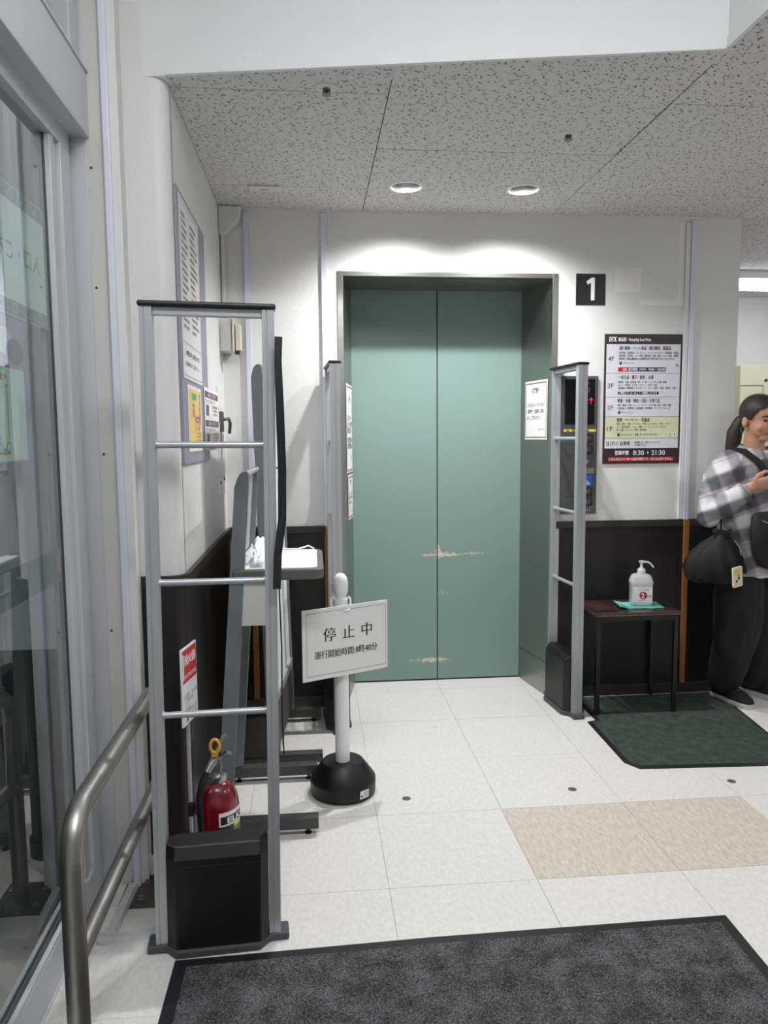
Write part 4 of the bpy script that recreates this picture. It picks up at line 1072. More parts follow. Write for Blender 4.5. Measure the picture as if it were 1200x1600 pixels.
# things on the tray
t = thing('plastic_wrap', 'crumpled clear and white wrapping with cord on the tray', 'wrapping', (-0.195, 2.60, 0.9115))
bm = BM()
rw = random.Random(5)
for k in range(7):
    x0, y0 = rw.uniform(-0.045, 0.01), rw.uniform(-0.10, 0.05)
    pts = [(x0 + rw.uniform(-0.006, 0.006) + 0.012*i*rw.uniform(0.2, 1), y0 + 0.02*i, 0.004 + 0.012*i + rw.uniform(0, 0.012)) for i in range(4)]
    add_tube(bm, pts, [0.004, 0.006, 0.005, 0.002], 6)
obj('cord', bm, PUREWH, t, smooth=True)
bm = BM()
grid = [[bm.verts.new((-0.012 + 0.045*i/6 + rw.uniform(-0.004, 0.004), -0.12 + 0.24*j/6, 0.002 + 0.010*j + rw.uniform(0.0, 0.016))) for i in range(7)] for j in range(7)]
for j in range(6):
    for i in range(6): bm.faces.new((grid[j][i], grid[j][i+1], grid[j+1][i+1], grid[j+1][i]))
o = obj('film', bm, film_mat('wrinkled_film', (236, 238, 238), 0.9), t, smooth=True)
sd = o.modifiers.new('thick', 'SOLIDIFY'); sd.thickness = 0.001
bm = BM(); add_tube(bm, [(-0.16, 2.84, 0.914), (-0.13, 2.86, 0.922), (-0.10, 2.865, 0.914), (-0.06, 2.855, 0.915), (-0.02, 2.87, 0.924), (0.0, 2.862, 0.914)], 0.003, 8)
tag(obj('white_cord', bm, PUREWH, smooth=True), 'thin white cord curling along the rear edge of the tray', 'cord')

# ------------------------------------------------------------------ fire extinguisher and its sign
fe = thing('fire_extinguisher', 'red fire extinguisher standing behind the foot box of the nearest gate', 'fire extinguisher', (-0.2965, 2.17, 0))
FRED = M('extinguisher_red', (124, 14, 26), 0.22, spec=0.6, coat=0.4)
bm = BM(); r0 = 0.0645
add_lathe(bm, [(0.0, 0.0), (0.060, 0.0), (0.062, 0.004), (r0, 0.012), (r0, 0.262), (0.0635, 0.278), (0.059, 0.298), (0.050, 0.318), (0.038, 0.332), (0.026, 0.340), (0.0, 0.342)], 48); obj('cylinder', bm, FRED, fe, smooth=True)
CHR = M('cast_chrome', (160, 160, 158), 0.25, metal=0.9)
bm = BM(); add_lathe(bm, [(0.030, 0.336), (0.032, 0.340), (0.032, 0.358), (0.026, 0.361), (0.0, 0.361)], 24); obj('collar', bm, CHR, fe, smooth=True)
bm = BM(); add_box(bm, (-0.016, -0.014, 0.358), (0.018, 0.014, 0.410)); obj('valve', bm, CHR, fe, bevel=0.004)
bm = BM(); add_tube(bm, [(-0.022, -0.028, 0.372), (-0.010, -0.012, 0.392), (0.006, 0.0, 0.408)], [0.010, 0.012, 0.012], 14); obj('hose_fitting', bm, CHR, fe, smooth=True)
bm = BM(); add_loft(bm, [[(x-0.010, -0.012, z), (x+0.004, -0.012, z), (x+0.004, 0.012, z), (x-0.010, 0.012, z)] for x, z in ((-0.006, 0.398), (0.010, 0.432), (0.030, 0.476))]); obj('upper_lever', bm, CHR, fe, bevel=0.002)
bm = BM(); add_loft(bm, [[(x, -0.010, z), (x+0.006, -0.010, z+0.006), (x+0.006, 0.010, z+0.006), (x, 0.010, z)] for x, z in ((0.006, 0.405), (0.026, 0.418), (0.042, 0.412))]); obj('carry_handle', bm, CHR, fe, bevel=0.002)
YPIN = M('yellow_pin', (206, 160, 60), 0.4)
bm = BM(); add_tube(bm, [(0.002 + 0.013*math.cos(R(a)), -0.018, 0.448 + 0.020*math.sin(R(a))) for a in range(-90, 271, 24)], 0.005, 10); add_box(bm, (-0.008, -0.021, 0.418), (0.010, -0.012, 0.432)); obj('safety_pin', bm, YPIN, fe, smooth=True)
bm = BM(); add_tube(bm, [(-0.020, -0.030, 0.376), (-0.034, -0.044, 0.352), (-0.040, -0.058, 0.310), (-0.036, -0.072, 0.24), (-0.034, -0.074, 0.14), (-0.030, -0.072, 0.05), (-0.028, -0.072, 0.03)], 0.0095, 12); obj('hose', bm, BLACKPL, fe, smooth=True)
def curved_label(name, a0, a1, z0, z1, mat, rr=r0+0.0006, n=16):
    bm = BM()
    rows = [[bm.verts.new((rr*math.cos(a0 + (a1-a0)*k/n), rr*math.sin(a0 + (a1-a0)*k/n), z)) for k in range(n+1)] for z in (z0, z1)]
    for k in range(n): bm.faces.new((rows[0][k], rows[0][k+1], rows[1][k+1], rows[1][k]))
    return obj(name, bm, mat, fe, smooth=True)
AF = math.atan2(-2.17, 0.2965)     # towards the camera
curved_label('instruction_label', AF+R(6), AF+R(110), 0.06, 0.225, M('label_dark', (40, 38, 38), 0.4))
curved_label('label_band', AF+R(4), AF+R(112), 0.225, 0.266, PRWH, r0+0.0007)
curved_label('label_band', AF+R(8), AF+R(112), 0.230, 0.254, INK, r0+0.0010)
curved_label('label_yellow', AF+R(46), AF+R(110), 0.214, 0.226, YELLOW, r0+0.0010)
curved_label('serial_label', AF-R(82), AF-R(38), 0.12, 0.252, M('label_pale', (196, 200, 206), 0.4))
# pictograms and letters wrapped on the cylinder
def wrap(o, a_c, zc, rr):
    for v in o.data.vertices:
        a = a_c + v.co.x / r0; z = zc + v.co.y
        v.co = (rr*math.cos(a), rr*math.sin(a), z)
WRAPS = []
def wtext(name, mat, a_c, zc, rr, build):
    holder = bpy.data.objects.new('tmp_holder', None); COL.objects.link(holder)
    build(holder); WRAPS.append((holder, name, a_c, zc, rr))
wtext('maker_lettering', PRWH, AF+R(50), 0.242, r0+0.0014, lambda h: text(h, 'ELK', 0, 0, 0.024, PRWH, w=0.055, align='CENTER', bold=0.03))
def picts(h):
    pdisc(h, -0.026, 0.022, 0.016, PRWH, n=24); pdisc(h, -0.026, -0.024, 0.016, YELLOW, n=24, name='print_yellow')
    for k in range(7): prect(h, -0.004, 0.05-k*0.018, 0.045, 0.056-k*0.018, M('label_grey', (150, 150, 150), 0.5), name='print_lines')
wtext('pictogram', PRWH, AF+R(48), 0.155, r0+0.0012, picts)
def picts2(h):
    prect(h, -0.034, 0.013, -0.028, 0.030, INK, name='pictogram'); pdisc(h, -0.020, 0.020, 0.004, DRED, name='pictogram_red')
    text(h, '訓粉', -0.026, -0.024, 0.013, INK, align='CENTER', name='pictogram')
    for k in range(8): text(h, '点検記録', -0.118, 0.045-k*0.013, 0.009, BLUEF, w=0.026, name='serial_print')
wtext('pictogram_ink', INK, AF+R(48), 0.155, r0+0.0018, picts2)
box('wall_bracket', (-0.082, -0.010, 0.235), (-0.064, 0.012, 0.270), BLACKMT, fe, bevel=0.002)

fs = thing('extinguisher_sign', 'red and white fire extinguisher sign on a thin stake beside the extinguisher', 'sign', (-0.386, 2.28, 0))
bm = BM(); add_box(bm, (-0.008, -0.004, 0.0), (0.008, 0.004, 0.60)); stake = obj('stake', bm, M('pale_grey_pole', (176, 176, 174), 0.5), fs, bevel=0.001)
stake.location = (-0.007, 0.018, 0); stake.rotation_euler = (0, 0, R(80))
sgw, sgh = 0.125, 0.235
bm = BM(); add_box(bm, (-sgw/2, -sgh/2, 0), (sgw/2, sgh/2, 0.006)); fsb = obj('plate', bm, PUREWH, fs, bevel=0.001)
fsb.location = (0.0, 0.0, 0.597); fsb.rotation_euler = (R(90), 0, R(79))
zz = 0.0064
prect(fsb, -sgw/2+0.006, 0.012, sgw/2-0.004, sgh/2-0.006, RED, zz, 'sign_ground')
for ch, x in (('消', -0.030), ('火', 0.002), ('器', 0.034)): text(fsb, ch, x, 0.078, 0.034, PRWH, align='CENTER', bold=0.02, z=zz+0.0004)
text(fsb, 'FIRE EXTINGUISHER', -0.048, 0.030, 0.018, PRWH, w=0.098, bold=0.01, z=zz+0.0004)
prect(fsb, -0.055, 0.022, -0.047, 0.100, PRWH, zz+0.0004, 'sign_bar')
for k, (x, y) in enumerate(((-0.03, -0.03), (0.0, -0.045), (0.035, -0.03), (-0.02, -0.075), (0.03, -0.08))): text(fsb, '使い方', x, y, 0.014, DRED, align='CENTER', z=zz+0.0002, bold=0.01)
for x in (-0.03, 0.01, 0.04): ppoly(fsb, [(x-0.008, -0.108), (x+0.008, -0.108), (x+0.003, -0.088)], DRED, zz+0.0002, 'sign_mark')

# ------------------------------------------------------------------ table, cloth, sanitiser
tb = thing('small_table', 'small square table with dark wood top and thin black legs on the green mat', 'table', (0, 0, 0))
ty0, ty1, tx0, tx1, th = 3.385, 3.668, 1.312, 1.724, 0.482
WOOD = M('walnut_veneer', (66, 46, 42), 0.26, var=0.3, vscale=5, vstretch=(2, 14, 2), coat=0.2)
box('top', (tx0, ty0, th), (tx1, ty1, th+0.020), WOOD, tb, bevel=0.003)
box('top_edge', (tx0-0.001, ty0-0.0012, th+0.004), (tx1+0.001, ty0, th+0.007), M('worn_wood_edge', (120, 96, 76), 0.5), tb)
BLKM = M('black_metal_leg', (22, 21, 21), 0.4)
for x in (tx0+0.006, tx1-0.026):
    for y in (ty0+0.006, ty1-0.026):
        box('leg', (x, y, 0.0072), (x+0.020, y+0.020, th), BLKM, tb, bevel=0.0015)
for lo, hi in (((tx0+0.026, ty0+0.008, th-0.022), (tx1-0.026, ty0+0.022, th)), ((tx0+0.026, ty1-0.022, th-0.022), (tx1-0.026, ty1-0.008, th)), ((tx0+0.008, ty0+0.026, th-0.022), (tx0+0.022, ty1-0.026, th)), ((tx1-0.022, ty0+0.026, th-0.022), (tx1-0.008, ty1-0.026, th))):
    box('apron', lo, hi, BLKM, tb)
zt_ = th + 0.020
cl = BM(); rw = random.Random(11)
N = 14
gr_ = [[cl.verts.new((1.455 + 0.215*i/N + 0.02*(j/N), 3.455 + 0.13*j/N - 0.012*(i/N), zt_ + 0.0055 + 0.0035*mnoise.noise(Vector((i*0.45, j*0.45, 0))) + (0.010*(1-i/3) if i < 3 else 0))) for i in range(N+1)] for j in range(N+1)]
for j in range(N):
    for i in range(N): cl.faces.new((gr_[j][i], gr_[j][i+1], gr_[j+1][i+1], gr_[j+1][i]))
TEALC = M('mint_cloth', (118, 200, 184), 0.85, bump=0.3, bscale=350)
o = obj('cleaning_cloth', cl, TEALC, smooth=True)
sd = o.modifiers.new('thick', 'SOLIDIFY'); sd.thickness = 0.005; sd.offset = -1
tag(o, 'folded mint green cloth under the sanitiser bottle', 'cloth')
bo = thing('sanitizer_bottle', 'translucent hand sanitiser pump bottle with a red number 2 label, standing on the mint cloth', 'bottle', (1.583, 3.515, zt_+0.0075), (0, 0, R(-12)))
BOT = M('milky_bottle', (204, 208, 212), 0.3)
bm = BM()
def rr4(w, d, r, z, n=5):
    pts = []
    for cx_, cy_, a in ((w-r, d-r, 0), (-w+r, d-r, 90), (-w+r, -d+r, 180), (w-r, -d+r, 270)):
        pts += [(cx_ + r*math.cos(R(a+90*k/n)), cy_ + r*math.sin(R(a+90*k/n)), z) for k in range(n+1)]
    return pts
add_loft(bm, [rr4(0.048, 0.032, 0.014, 0.0), rr4(0.051, 0.035, 0.016, 0.006), rr4(0.0515, 0.0355, 0.017, 0.100), rr4(0.0545, 0.0385, 0.019, 0.108), rr4(0.0545, 0.0385, 0.019, 0.116), rr4(0.0515, 0.036, 0.02, 0.122), rr4(0.050, 0.035, 0.022, 0.132), rr4(0.042, 0.030, 0.02, 0.146), rr4(0.026, 0.022, 0.015, 0.152), rr4(0.018, 0.018, 0.0175, 0.154)])
obj('body', bm, BOT, bo, smooth=True)
bm = BM(); add_lathe(bm, [(0.019, 0.152), (0.0195, 0.170), (0.0175, 0.172), (0.0165, 0.176), (0.011, 0.178), (0.0065, 0.186), (0.0055, 0.204), (0.0, 0.204)], 28); obj('pump_collar', bm, PUREWH, bo, smooth=True)
bm = BM(); add_lathe(bm, [(0.0, 0.203), (0.009, 0.203), (0.013, 0.208), (0.0135, 0.215), (0.0, 0.217)], 24); add_tube(bm, [(0.006, 0, 0.211), (0.030, -0.004, 0.209), (0.040, -0.006, 0.203), (0.055, -0.010, 0.184)], [0.005, 0.0042, 0.004, 0.0036], 12); obj('nozzle', bm, PUREWH, bo, smooth=True)
lb = box('label', (-0.046, -0.0368, 0.016), (0.046, -0.0353, 0.092), PAPER, bo)
lf = thing('label_front', None, None); lf.parent = lb; lf.rotation_euler = BACK; lf.location = (0, -0.0368, 0.054)
text(lf, 'アルコール製剤', 0.004, 0.025, 0.010, DRED, w=0.050, align='CENTER', bold=0.01, z=0.0003)
pdisc(lf, 0.004, -0.003, 0.0205, M('pale_pink_print', (226, 180, 184), 0.5), 0.0003, 'label_ring'); pdisc(lf, 0.004, -0.003, 0.0175, DRED, 0.0006, 'label_disc')
text(lf, '2', 0.002, -0.003, 0.031, PRWH, align='CENTER', bold=0.03, z=0.0010); text(lf, 'つの効果', 0.018, -0.006, 0.009, DRED, w=0.024, z=0.0010, bold=0.01)
text(lf, '除菌・ウイルス', 0.004, -0.028, 0.007, DRED, w=0.040, align='CENTER', z=0.0004)

# ------------------------------------------------------------------ mats
def mat_obj(name, label, pts, h, edge, mat, rim_mat):
    """pts: outline ccw on the floor; rubber rim all round with a carpet field inside"""
    t = thing(name, label, 'mat', (0, 0, 0))
    bm = BM(); cx_ = sum(p[0] for p in pts)/len(pts); cy_ = sum(p[1] for p in pts)/len(pts)
    def inset(e):
        n = len(pts); out = []
        for i in range(n):
            p0, p1, p2 = Vector(pts[i-1]), Vector(pts[i]), Vector(pts[(i+1) % n])
            d1 = (p1-p0).normalized(); d2 = (p2-p1).normalized()
            n1 = Vector((-d1.y, d1.x)); n2 = Vector((-d2.y, d2.x))
            b = (n1+n2).normalized(); k = e / max(0.3, b.dot(n1))
            out.append(p1 + b*k)
        return out
    add_loft(bm, [[(x, y, 0.0002) for x, y in pts], [(x, y, h*0.3) for x, y in pts], [(p_.x, p_.y, h*0.8) for p_ in inset(edge)]])
    obj('rim', bm, rim_mat, t)
    bm = BM(); add_loft(bm, [[(p_.x, p_.y, h*0.5) for p_ in inset(edge*0.98)], [(p_.x, p_.y, h) for p_ in inset(edge)]])
    obj('carpet_field', bm, mat, t)
    return t
RUB = M('black_rubber_edge', (26, 26, 29), 0.45)
mat_obj('charcoal_mat', 'large charcoal loop-pile entrance mat with black rubber edge', [(-0.385, 0.2), (1.085, 0.2), (1.110, 1.40), (1.122, 1.895), (0.30, 1.888), (-0.372, 1.866)], 0.008, 0.034, CHARC, RUB)
GR = [(1.246, 2.883), (1.285, 2.818), (1.807, 2.790), (1.985, 2.780), (2.000, 2.95), (2.011, 3.115), (2.050, 3.45), (2.030, 3.662), (1.302, 3.655), (1.302, 3.345), (1.256, 3.330)]
mat_obj('green_mat', 'dark green rubber-edged mat under the small table', GR, 0.007, 0.020, GREENC, RUB)
# floor studs
DOT = M('dark_floor_stud', (88, 84, 82), 0.5)
for (x, y), lab in (((0.325, 2.675), 'round dark disc set in the floor nearest the sign stand base'), ((0.958, 2.680), 'round dark disc set in the floor just before the beige tiles, middle of three'), ((1.589, 2.678), 'round dark disc set in the floor by the front edge of the green mat')):
    bm = BM(); add_lathe(bm, [(0.0, 0.0), (0.0165, 0.0), (0.0155, 0.0008), (0.0, 0.001)], 28); tag(obj('floor_stud', bm, DOT, loc=(x, y, 0.0001), smooth=True), lab, 'floor stud', 'dark discs in the floor')

# ------------------------------------------------------------------ far room to the right
t = thing('wall_cabinet', 'cream metal cabinet with a framed door on the far white wall behind the person', 'cabinet', (3.545, 5.75, 0))
CRM = M('pale_cream_metal', (222, 218, 190), 0.45)
box('body', (-0.25, -0.10, 1.05), (0.0, 0.0, 1.86), CRM, t, bevel=0.004)
box('door', (-0.25, -0.106, 1.52), (-0.065, -0.10, 1.70), CRM, t, bevel=0.003)
box('door_frame_line', (-0.25, -0.103, 1.700), (-0.06, -0.10, 1.706), DARKCAP, t); box('door_frame_line', (-0.065, -0.103, 1.52), (-0.060, -0.10, 1.70), DARKCAP, t)
box('dark_window', (-0.25, -0.108, 1.40), (-0.10, -0.10, 1.52), DARKCAP, t)
bm = BM(); add_lathe(bm, [(0, 0), (0.012, 0), (0.012, 0.006), (0, 0.007)], 16); obj('knob', bm, DARKCAP, t, loc=(-0.04, -0.10, 1.745), rot=(R(90), 0, 0))

# ------------------------------------------------------------------ the person leaning by the wall end
PB = Vector((2.12, 3.475, 0)); pf = Vector((0.33, -0.944, 0)).normalized(); pr_ = Vector((pf.y, -pf.x, 0))
def PW(a, b, z): return PB + pr_*a + pf*b + Vector((0, 0, z))
def ell(bm, c, ra, rb, rz, rot=None, n=20):
    g = bmesh.ops.create_uvsphere(bm, u_segments=n, v_segments=n//2+2, radius=1.0)
    B3 = Matrix((pr_, pf, Vector((0, 0, 1)))).transposed()
    for v in g['verts']:
        q = Vector((v.co.x*ra, v.co.y*rb, v.co.z*rz))
        if rot: q = rot @ q
        v.co = c + B3 @ q
def tor(bm, levels, n=28):
    """torso-like loft: (a, b, z, half width, half depth)"""
    rings = []
    for a, b, z, ha, hb in levels:
        ring = []
        for k in range(n):
            t = 2*math.pi*k/n
            ca, sb = math.cos(t), math.sin(t)
            ring.append(PW(a + ha*math.copysign(abs(ca)**0.85, ca), b + hb*math.copysign(abs(sb)**0.85, sb), z))
        rings.append(ring)
    add_loft(bm, rings)
def tube(bm, pts, rad, n=14):
    add_tube(bm, [PW(*p) for p in pts], rad, n)
    for p, r_ in ((pts[0], rad[0]), (pts[-1], rad[-1])):
        g = bmesh.ops.create_uvsphere(bm, u_segments=12, v_segments=8, radius=r_*0.98)
        for v in g['verts']: v.co += PW(*p)
def fused(name, bm, mat, parent, voxel, smooth_it=3, fold=0.0, fscale=9.0, fstretch=(1, 1, 1)):
    """one closed surface from overlapping lofts"""
    me = bpy.data.meshes.new('t'); bmesh.ops.recalc_face_normals(bm, faces=bm.faces); bm.to_mesh(me); bm.free()
    t = bpy.data.objects.new('t', me); COL.objects.link(t)
    md = t.modifiers.new('r', 'REMESH'); md.mode = 'VOXEL'; md.voxel_size = voxel
    if smooth_it:
        sm = t.modifiers.new('s', 'SMOOTH'); sm.iterations = smooth_it; sm.factor = 0.5
    bpy.context.view_layer.update()
    m2 = bpy.data.meshes.new_from_object(t.evaluated_get(bpy.context.evaluated_depsgraph_get()))
    bpy.data.objects.remove(t); bpy.data.meshes.remove(me)
    if fold:
        ns = [v.normal.copy() for v in m2.vertices]
        for v, nn in zip(m2.vertices, ns):
            q = Vector((v.co.x*fstretch[0], v.co.y*fstretch[1], v.co.z*fstretch[2]))*fscale
            h = 1 - abs(mnoise.noise(q)*1.6) ; h2 = mnoise.noise(q*2.3 + Vector((5, 1, 2)))
            v.co += nn*fold*(h - 0.6 + 0.35*h2)
    m2.name = name; m2.materials.clear(); m2.materials.append(mat)
    for p in m2.polygons: p.use_smooth = True
    o = bpy.data.objects.new(name, m2); COL.objects.link(o); o.parent = parent
    return o

SKIN = M('skin', (196, 146, 118), 0.5)
SKIN.node_tree.nodes['Principled BSDF'].inputs['Subsurface Weight'].default_value = 0.08
SKIN.node_tree.nodes['Principled BSDF'].inputs['Subsurface Radius'].default_value = (0.01, 0.004, 0.002)
HAIR = M('dark_brown_hair', (44, 34, 30), 0.45, bump=0.4, bscale=60, bstretch=(6, 6, 0.6))
BLKCLOTH = M('black_cloth', (13, 13, 15), 0.75, bump=0.1, bscale=200)
NAVY = M('dark_navy_trousers', (14, 15, 19), 0.8, bump=0.1, bscale=160)
def plaid_mat():
    mt = M('grey_white_plaid', (150, 148, 150), 0.85)
    nt = mt.node_tree; b = bsdf(mt)
    geo = nt.nodes.new('ShaderNodeTexCoord')
    mp = nt.nodes.new('ShaderNodeMapping'); mp.inputs['Rotation'].default_value = (0.25, 0.3, 0.5)
    nt.links.new(geo.outputs['Object'], mp.inputs[0])
    sp = nt.nodes.new('ShaderNodeSeparateXYZ'); nt.links.new(mp.outputs[0], sp.inputs[0])
    def stripe(ax, period, lo, hi, ph):
        t = mathn(nt, 'FRACT', mathn(nt, 'ADD', mathn(nt, 'DIVIDE', sp.outputs[ax], period), ph))
        m_ = nt.nodes.new('ShaderNodeMapRange'); m_.interpolation_type = 'SMOOTHSTEP'
        m_.inputs[1].default_value = lo; m_.inputs[2].default_value = hi
        nt.links.new(mathn(nt, 'ABSOLUTE', mathn(nt, 'SUBTRACT', t, 0.5)), m_.inputs[0])
        return m_.outputs[0]
    s1 = stripe(2, 0.135, 0.16, 0.30, 0.1); s2 = stripe(0, 0.12, 0.14, 0.30, 0.35)
    v = mathn(nt, 'ADD', mathn(nt, 'MULTIPLY', s1, 0.5), mathn(nt, 'MULTIPLY', s2, 0.42))
    c = nt.nodes.new('ShaderNodeValToRGB'); e_ = c.color_ramp.elements
    e_[0].position = 0.0; e_[0].color = (*lin((92, 90, 96)), 1); e_[1].position = 0.95; e_[1].color = (*lin((216, 214, 215)), 1)
    k = e_.new(0.45); k.color = (*lin((142, 140, 144)), 1)
    nt.links.new(v, c.inputs[0])
    thin = stripe(2, 0.135, 0.02, 0.035, 0.42)
    nt.links.new(mixc(nt, mathn(nt, 'MULTIPLY', mathn(nt, 'SUBTRACT', 1.0, thin), 0.45), c.outputs[0], lin((142, 96, 104))), b.inputs['Base Color'])
    return mt
PLAID = plaid_mat()

per = thing('person', 'person in grey and white plaid shirt and dark wide trousers by the wall end', 'person', tuple(PB))
per.location = (0, 0, 0)
def hand(bm, wrist, fwd, palm_n, side):
    """palm, four fingers of different length curling toward palm_n, thumb leaving the palm's side"""
    f_ = fwd.normalized(); n_ = (palm_n - f_*palm_n.dot(f_)).normalized(); s_ = f_.cross(n_)*side
    rings = []
    for d_, w_, t_ in ((-0.01, 0.024, 0.018), (0.02, 0.032, 0.016), (0.055, 0.039, 0.014), (0.078, 0.039, 0.011)):
        rings.append([wrist + f_*d_ + s_*(w_*math.cos(2*math.pi*k/16)) + n_*(t_*math.sin(2*math.pi*k/16)) for k in range(16)])
    add_loft(bm, rings)
    for off, L, r_ in ((-0.029, 0.066, 0.0082), (-0.010, 0.074, 0.0086), (0.010, 0.070, 0.0084), (0.028, 0.056, 0.0076)):
        p = wrist + f_*0.070 + s_*off; pts = [p]
        ang = 0.15
        for seg, q in ((0.42, 0.55), (0.33, 0.65), (0.25, 0.35)):
            ang += q
            p = p + (f_*math.cos(ang) + n_*math.sin(ang))*L*seg; pts.append(p)
        add_tube(bm, pts, [r_*1.05, r_, r_*0.92, r_*0.75], 10)
    p = wrist + f_*0.022 - s_*0.026 + n_*0.004
    add_tube(bm, [p, p - s_*0.020 + f_*0.022 + n_*0.012, p - s_*0.024 + f_*0.050 + n_*0.020, p - s_*0.014 + f_*0.070 + n_*0.026], [0.013, 0.011, 0.0095, 0.007], 10)
HZ = 1.408
bm = BM()
# head: cranium, jaw, chin, nose, ears; neck; trunk; arms; legs
hy = R(-10)                                       # head turned a little towards the camera
HR = Matrix.Rotation(R(-10), 3, 'Z') @ Matrix.Rotation(R(-12), 3, 'X')
HC = PW(0.0, 0.015, HZ)
def HP(a, b, z): return HC + Matrix((pr_, pf, Vector((0, 0, 1)))).transposed() @ (HR @ Vector((a, b, z)))
ell(bm, HP(0, -0.012, 0.022), 0.071, 0.088, 0.082, HR)
ell(bm, HP(0, 0.022, -0.030), 0.058, 0.062, 0.072, HR)
ell(bm, HP(0, 0.052, -0.083), 0.026, 0.026, 0.022, HR)
ell(bm, HP(0, 0.087, -0.028), 0.010, 0.014, 0.016, HR); ell(bm, HP(0, 0.082, -0.012), 0.007, 0.010, 0.022, HR)
ell(bm, HP(0, 0.077, -0.060), 0.020, 0.008, 0.008, HR)
for s_ in (-1, 1):
    ell(bm, HP(0.071*s_, -0.012, -0.018), 0.009, 0.018, 0.029, HR)
    ell(bm, HP(0.036*s_, 0.062, -0.035), 0.020, 0.014, 0.018, HR)
add_tube(bm, [PW(0, -0.018, 1.20), PW(0, -0.012, 1.27), HP(0, -0.008, -0.05)], [0.060, 0.047, 0.050], 18)
tor(bm, [(0.01, 0, 0.76, 0.135, 0.085), (0.01, 0, 0.86, 0.125, 0.08), (0, 0, 0.98, 0.118, 0.075), (0, 0.004, 1.10, 0.135, 0.085), (0, -0.005, 1.18, 0.140, 0.070), (0, -0.012, 1.225, 0.085, 0.050)])
tube(bm, [(0.140, -0.02, 1.180), (0.205, -0.035, 1.09), (0.250, -0.04, 0.975)], [0.040, 0.036, 0.032])
tube(bm, [(0.250, -0.04, 0.975), (0.222, 0.04, 1.03), (0.172, 0.125, 1.092)], [0.034, 0.033, 0.025])
tube(bm, [(-0.140, -0.02, 1.180), (-0.20, 0.0, 1.09), (-0.22, 0.03, 0.98)], [0.040, 0.036, 0.032])
tube(bm, [(-0.22, 0.03, 0.98), (-0.16, 0.11, 1.03), (-0.07, 0.19, 1.09)], [0.034, 0.033, 0.025])
hand(bm, PW(0.172, 0.125, 1.092), PW(0.118, 0.205, 1.12) - PW(0.172, 0.125, 1.092), -pr_*0.6 + Vector((0, 0, 0.6)), -1)
hand(bm, PW(-0.07, 0.19, 1.09), PW(0.0, 0.25, 1.115) - PW(-0.07, 0.19, 1.09), pr_*0.5 + Vector((0, 0, 0.6)), 1)
for s_, fa, fb in ((1, 0.04, -0.12), (-1, -0.145, -0.10)):
    tube(bm, [(0.075*s_+0.01, 0, 0.78), ((0.075*s_+fa)/2, 0.01, 0.44), (fa, fb+0.01, 0.07)], [0.082, 0.056, 0.036])
fused('body', bm, SKIN, per, 0.0042, 2)
# face details
EYEM = M('eye_dark', (34, 26, 24), 0.25); LIP = M('lips', (168, 100, 92), 0.5)
for s_ in (-1, 1):
    bm = BM(); ell(bm, HP(0.029*s_, 0.071, 0.002), 0.012, 0.006, 0.0045, HR, 14); obj('eye', bm, EYEM, per, smooth=True)
    bm = BM(); add_tube(bm, [HP(0.016*s_, 0.078, 0.019), HP(0.030*s_, 0.075, 0.023), HP(0.045*s_, 0.064, 0.019)], [0.0022, 0.003, 0.0018], 8); obj('eyebrow', bm, HAIR, per, smooth=True)
bm = BM(); ell(bm, HP(0, 0.081, -0.059), 0.021, 0.006, 0.0055, HR, 16); obj('mouth', bm, LIP, per, smooth=True)
bm = BM(); add_tube(bm, [HP(0.073, -0.012 + 0.014*math.cos(R(q)), -0.058 + 0.014*math.sin(R(q))) for q in range(0, 361, 24)], 0.0012, 6, cap=False); obj('earring', bm, STEEL, per)
# hair drawn back to a low tail
bm = BM()
ell(bm, HP(0, -0.016, 0.026), 0.0775, 0.094, 0.087, HR, 120)
Bi = Matrix((pr_, pf, Vector((0, 0, 1)))); HRi = HR.transposed()
dead = []
for v in bm.verts:
    q = HRi @ (Bi @ (v.co - HC))
    hair_line = 0.068 if q.z > 0.055 else 0.030 + 0.6*max(0, q.z - 0.0)
    if q.z < 0.062 and q.y > hair_line - 0.004: dead.append(v)
    elif q.z < -0.005 and q.y > -0.030: dead.append(v)
bmesh.ops.delete(bm, geom=dead, context='VERTS')
o = obj('hair', bm, HAIR, per, smooth=True)
sd = o.modifiers.new('thick', 'SOLIDIFY'); sd.thickness = 0.010; sd.offset = -0.6
bm = BM(); tube(bm, [(0.010, -0.085, 1.395), (0.025, -0.105, 1.34), (0.035, -0.105, 1.27), (0.035, -0.11, 1.19), (0.03, -0.12, 1.12)], [0.030, 0.036, 0.034, 0.026, 0.008]); obj('ponytail', bm, HAIR, o, smooth=True)
# shirt
bm = BM()
tor(bm, [(0.015, 0.0, 0.665, 0.185, 0.125), (0.015, 0.0, 0.76, 0.178, 0.122), (0.01, 0, 0.90, 0.165, 0.115), (0.0, 0.0, 1.05, 0.168, 0.112), (0, -0.005, 1.15, 0.172, 0.105), (0, -0.012, 1.215, 0.150, 0.085), (0, -0.015, 1.250, 0.085, 0.062)])
tube(bm, [(0.150, -0.02, 1.190), (0.205, -0.035, 1.11), (0.238, -0.04, 1.02), (0.252, -0.035, 0.955)], [0.066, 0.068, 0.066, 0.060])
tube(bm, [(0.250, -0.040, 0.965), (0.226, 0.03, 1.005), (0.190, 0.095, 1.062)], [0.060, 0.056, 0.044])
tube(bm, [(-0.150, -0.02, 1.190), (-0.20, 0.0, 1.09), (-0.22, 0.03, 0.98)], [0.066, 0.066, 0.060])
tube(bm, [(-0.22, 0.03, 0.98), (-0.16, 0.11, 1.03), (-0.09, 0.17, 1.08)], [0.060, 0.055, 0.044])
sh = fused('plaid_shirt', bm, PLAID, per, 0.0075, 3, fold=0.017, fscale=8.5, fstretch=(1.0, 1.0, 1.25))
bm = BM()
